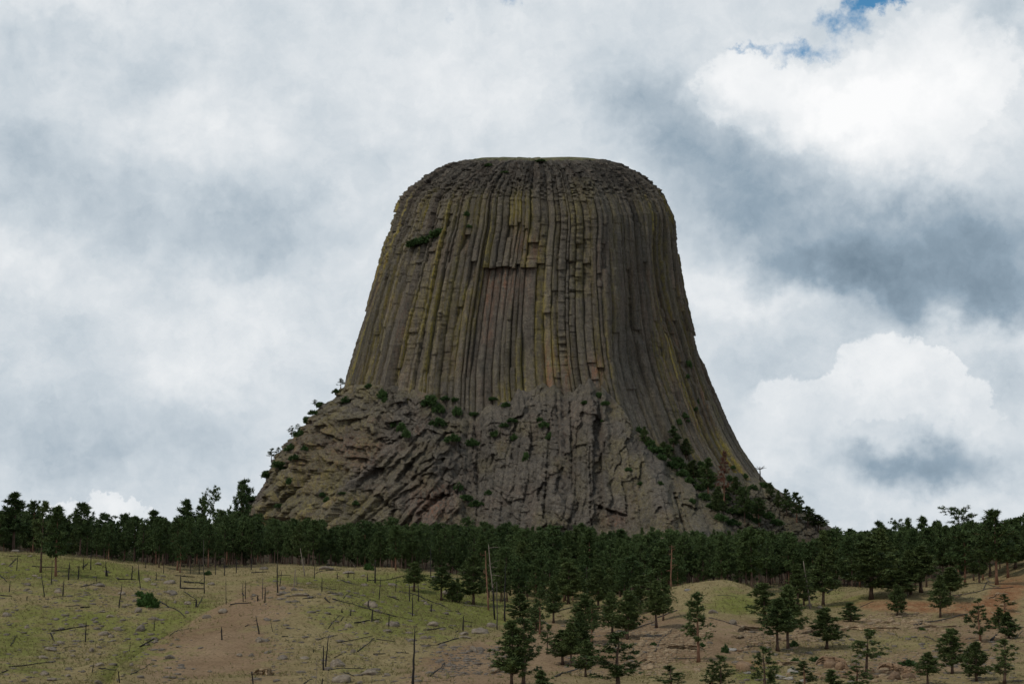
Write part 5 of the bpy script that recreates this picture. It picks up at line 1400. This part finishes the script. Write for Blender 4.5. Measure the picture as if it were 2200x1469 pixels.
# ------------------------------------------------------------------ loose stones and grass
def scatter_stones():
    rng = np.random.default_rng(44)
    base = rock_mesh(999, 1, 'stone', 5); bv = np.zeros(len(base.vertices) * 3, np.float32); base.vertices.foreach_get('co', bv); bv = bv.reshape(-1, 3)
    bf = np.array([p.vertices[:] for p in base.polygons])
    areas = [(Z3,700,1700,1040,1400,520,'sand'),(Z4,0,1900,1120,1460,620,'stone'),(Z3,1180,1470,1060,1400,420,'sand'),(Z4,820,1320,990,1105,520,'sand'),(Z2,1430,2000,1180,1400,320,'stone'),(Z3,1380,1760,1040,1230,300,'sand'),(Z4,0,560,1100,1260,220,'sand'),(Z4,300,1250,1250,1460,320,'sand'),(Z1,0,1300,700,1460,520,'stone'),(Z2,0,1700,640,1460,700,'stone'),
             (Z3,600,1350,940,1400,240,'stone'),(Z4,1300,1940,850,1300,320,'sand'),(Z1,300,1100,760,1300,260,'stone')]
    for mat in ('stone', 'sand'):
        Vs, Fs, n = [], [], 0
        for z, x0, x1, y0, y1, cnt, m in areas:
            if m != mat: continue
            for _ in range(cnt):
                px, py = z(rng.uniform(x0, x1), rng.uniform(y0, y1))
                p = hit(px, py)
                if p is None or p[1] > 500: continue
                s = rng.uniform(.12, .28) if rng.uniform() < .8 else rng.uniform(.28, .7)
                th = rng.uniform(0, 6.28); c, sn = math.cos(th), math.sin(th)
                v = bv * np.array([s * rng.uniform(.8, 1.6), s, s * rng.uniform(.4, .8)])
                v = np.stack([v[:, 0] * c - v[:, 1] * sn, v[:, 0] * sn + v[:, 1] * c, v[:, 2]], -1)
                Vs.append(v + p); Fs.append(bf + n); n += len(bv)
        link('rubble', new_mesh('rubble', np.concatenate(Vs), np.concatenate(Fs), [M['sand' if mat == 'sand' else 'stone']]), kind='stuff', category='rubble',
             label='pale sandstone rubble strewn over the right slope' if mat == 'sand' else 'small grey stones strewn over the meadow')
scatter_stones()

def scatter_grass():
    rng = np.random.default_rng(45)
    n = 60000
    az = np.radians(rng.uniform(-14.6, 14.6, n)); r = 270 + 250 * rng.uniform(0, 1, n) ** 1.1
    k = np.clip(np.searchsorted(AZ_G, az) - 1, 0, len(AZ_G) - 2); j = np.clip(np.searchsorted(R_G, r) - 1, 0, len(R_G) - 2)
    ta = (az - AZ_G[k]) / (AZ_G[k + 1] - AZ_G[k]); tb = (r - R_G[j]) / (R_G[j + 1] - R_G[j])
    def bil(A):
        return (A[j, k] * (1 - ta) + A[j, k + 1] * ta) * (1 - tb) + (A[j + 1, k] * (1 - ta) + A[j + 1, k + 1] * ta) * tb
    z = bil(gz); gg = bil(green); sm = bil(soilm); rd = bil(redm)
    x, y = r * np.sin(az), r * np.cos(az)
    clump = fbm(x / 9, y / 9, 46, 3)
    keep = rng.uniform(0, 1, n) < np.clip(.35 + .8 * gg - .45 * sm - .9 * rd + .5 * clump, .03, 1)
    c = np.stack([x, y, z + .02], -1)[keep]
    V, T, tint = blades(c, np.tile([0, 0, .9], (len(c), 1)), 5, .42, .085, rng, .6)
    me = new_mesh('grass', V, T, [M['grass']])
    vcol(me, 'tint', np.repeat(tint[:, None], 3, 1))
    link('grass', me, kind='stuff', category='grass', label='short dry green and tan grass on the hillside')
scatter_grass()

# ------------------------------------------------------------------ labels for the many small things
MARKS = [(0, 360, 1180, 1268, 'on the crest of the left hill'), (0, 215, 1268, 1350, 'on the far left slope'), (0, 200, 1350, 1480, 'in the bottom left corner'), (215, 300, 1268, 1340, 'left of the bright bush'),
         (300, 345, 1268, 1340, 'beside the bright green bush'), (345, 470, 1230, 1340, 'right of the bright green bush'), (200, 345, 1340, 1480, 'in the left gully'), (345, 470, 1340, 1480, 'on the left edge of the brown mound'),
         (360, 560, 1180, 1262, 'before the left pine belt'), (470, 600, 1240, 1340, 'on the left shoulder of the mound'), (470, 640, 1340, 1480, 'low on the brown mound'), (560, 720, 1180, 1250, 'at the belt edge above the mound'),
         (600, 740, 1250, 1340, 'on top of the mound'), (640, 760, 1340, 1480, 'beside the two leaning-together snags'), (720, 880, 1180, 1260, 'before the middle of the pine belt'), (740, 860, 1260, 1340, 'in the middle of the central meadow'),
         (760, 900, 1340, 1480, 'left of the tallest burnt snag'), (860, 1000, 1180, 1340, 'near the lone meadow pines'), (900, 1090, 1340, 1480, 'right of the tallest burnt snag'), (1000, 1140, 1180, 1340, 'by the tall pale leaning dead tree'),
         (1090, 1330, 1180, 1330, 'in the wooded valley'), (1090, 1330, 1330, 1480, 'on the bare slope below the valley'), (1330, 1660, 1180, 1345, 'around the grassy knoll'), (1330, 1560, 1345, 1480, 'in the rubble below the knoll'),
         (1560, 1740, 1340, 1480, 'below the double pine clump'), (1660, 1830, 1180, 1340, 'left of the red soil bank'), (1740, 1850, 1340, 1480, 'near the orange outcrop'), (1830, 2050, 1180, 1345, 'at the red soil bank'),
         (1850, 2020, 1345, 1480, 'beneath the ledge grass'), (2020, 2240, 1180, 1480, 'by the orange cut bank')]
ORD = ['first', 'second', 'third', 'fourth', 'fifth', 'sixth', 'seventh', 'eighth', 'ninth', 'tenth', 'eleventh', 'twelfth', 'thirteenth', 'fourteenth', 'fifteenth', 'sixteenth']
buckets = {}
for o, noun, px, py, size, extra in REG:
    where = next((m[4] for m in MARKS if m[0] <= px < m[1] and m[2] <= py < m[3]), 'on the hillside')
    buckets.setdefault((noun, where), []).append((px, py, o, size, extra))
for (noun, where), items in buckets.items():
    items.sort(key=lambda t: t[0])
    big = max(i[3] for i in items)
    for k, (px, py, o, size, extra) in enumerate(items):
        unit = 'tall' if ('snag' in noun or 'tree' in noun) else 'long' if 'log' in noun else 'large'
        adj = unit if size > .85 * big and len(items) > 1 and sorted(i[3] for i in items)[-1] == size else ('small' if size < .5 * big else '')
        lean = (extra + ' ') if extra.startswith('leaning') else ''
        where_n = '' if len(items) == 1 else (', leftmost' if k == 0 else ', rightmost' if k == len(items) - 1 else ', %s from the left' % ORD[min(k, 15)]) + ' there'
        o['label'] = ' '.join((adj + ' ' + lean + noun + ' ' + where + where_n).split())
        o['group'] = {'charred snag': 'charred snags on the burnt hillside', 'bare dead tree': 'bare dead trees at the wood edge', 'charred fallen log': 'charred logs lying on the hillside', 'weathered fallen log': 'weathered logs lying on the right slope'}.get(noun, 'boulders on the hillside')
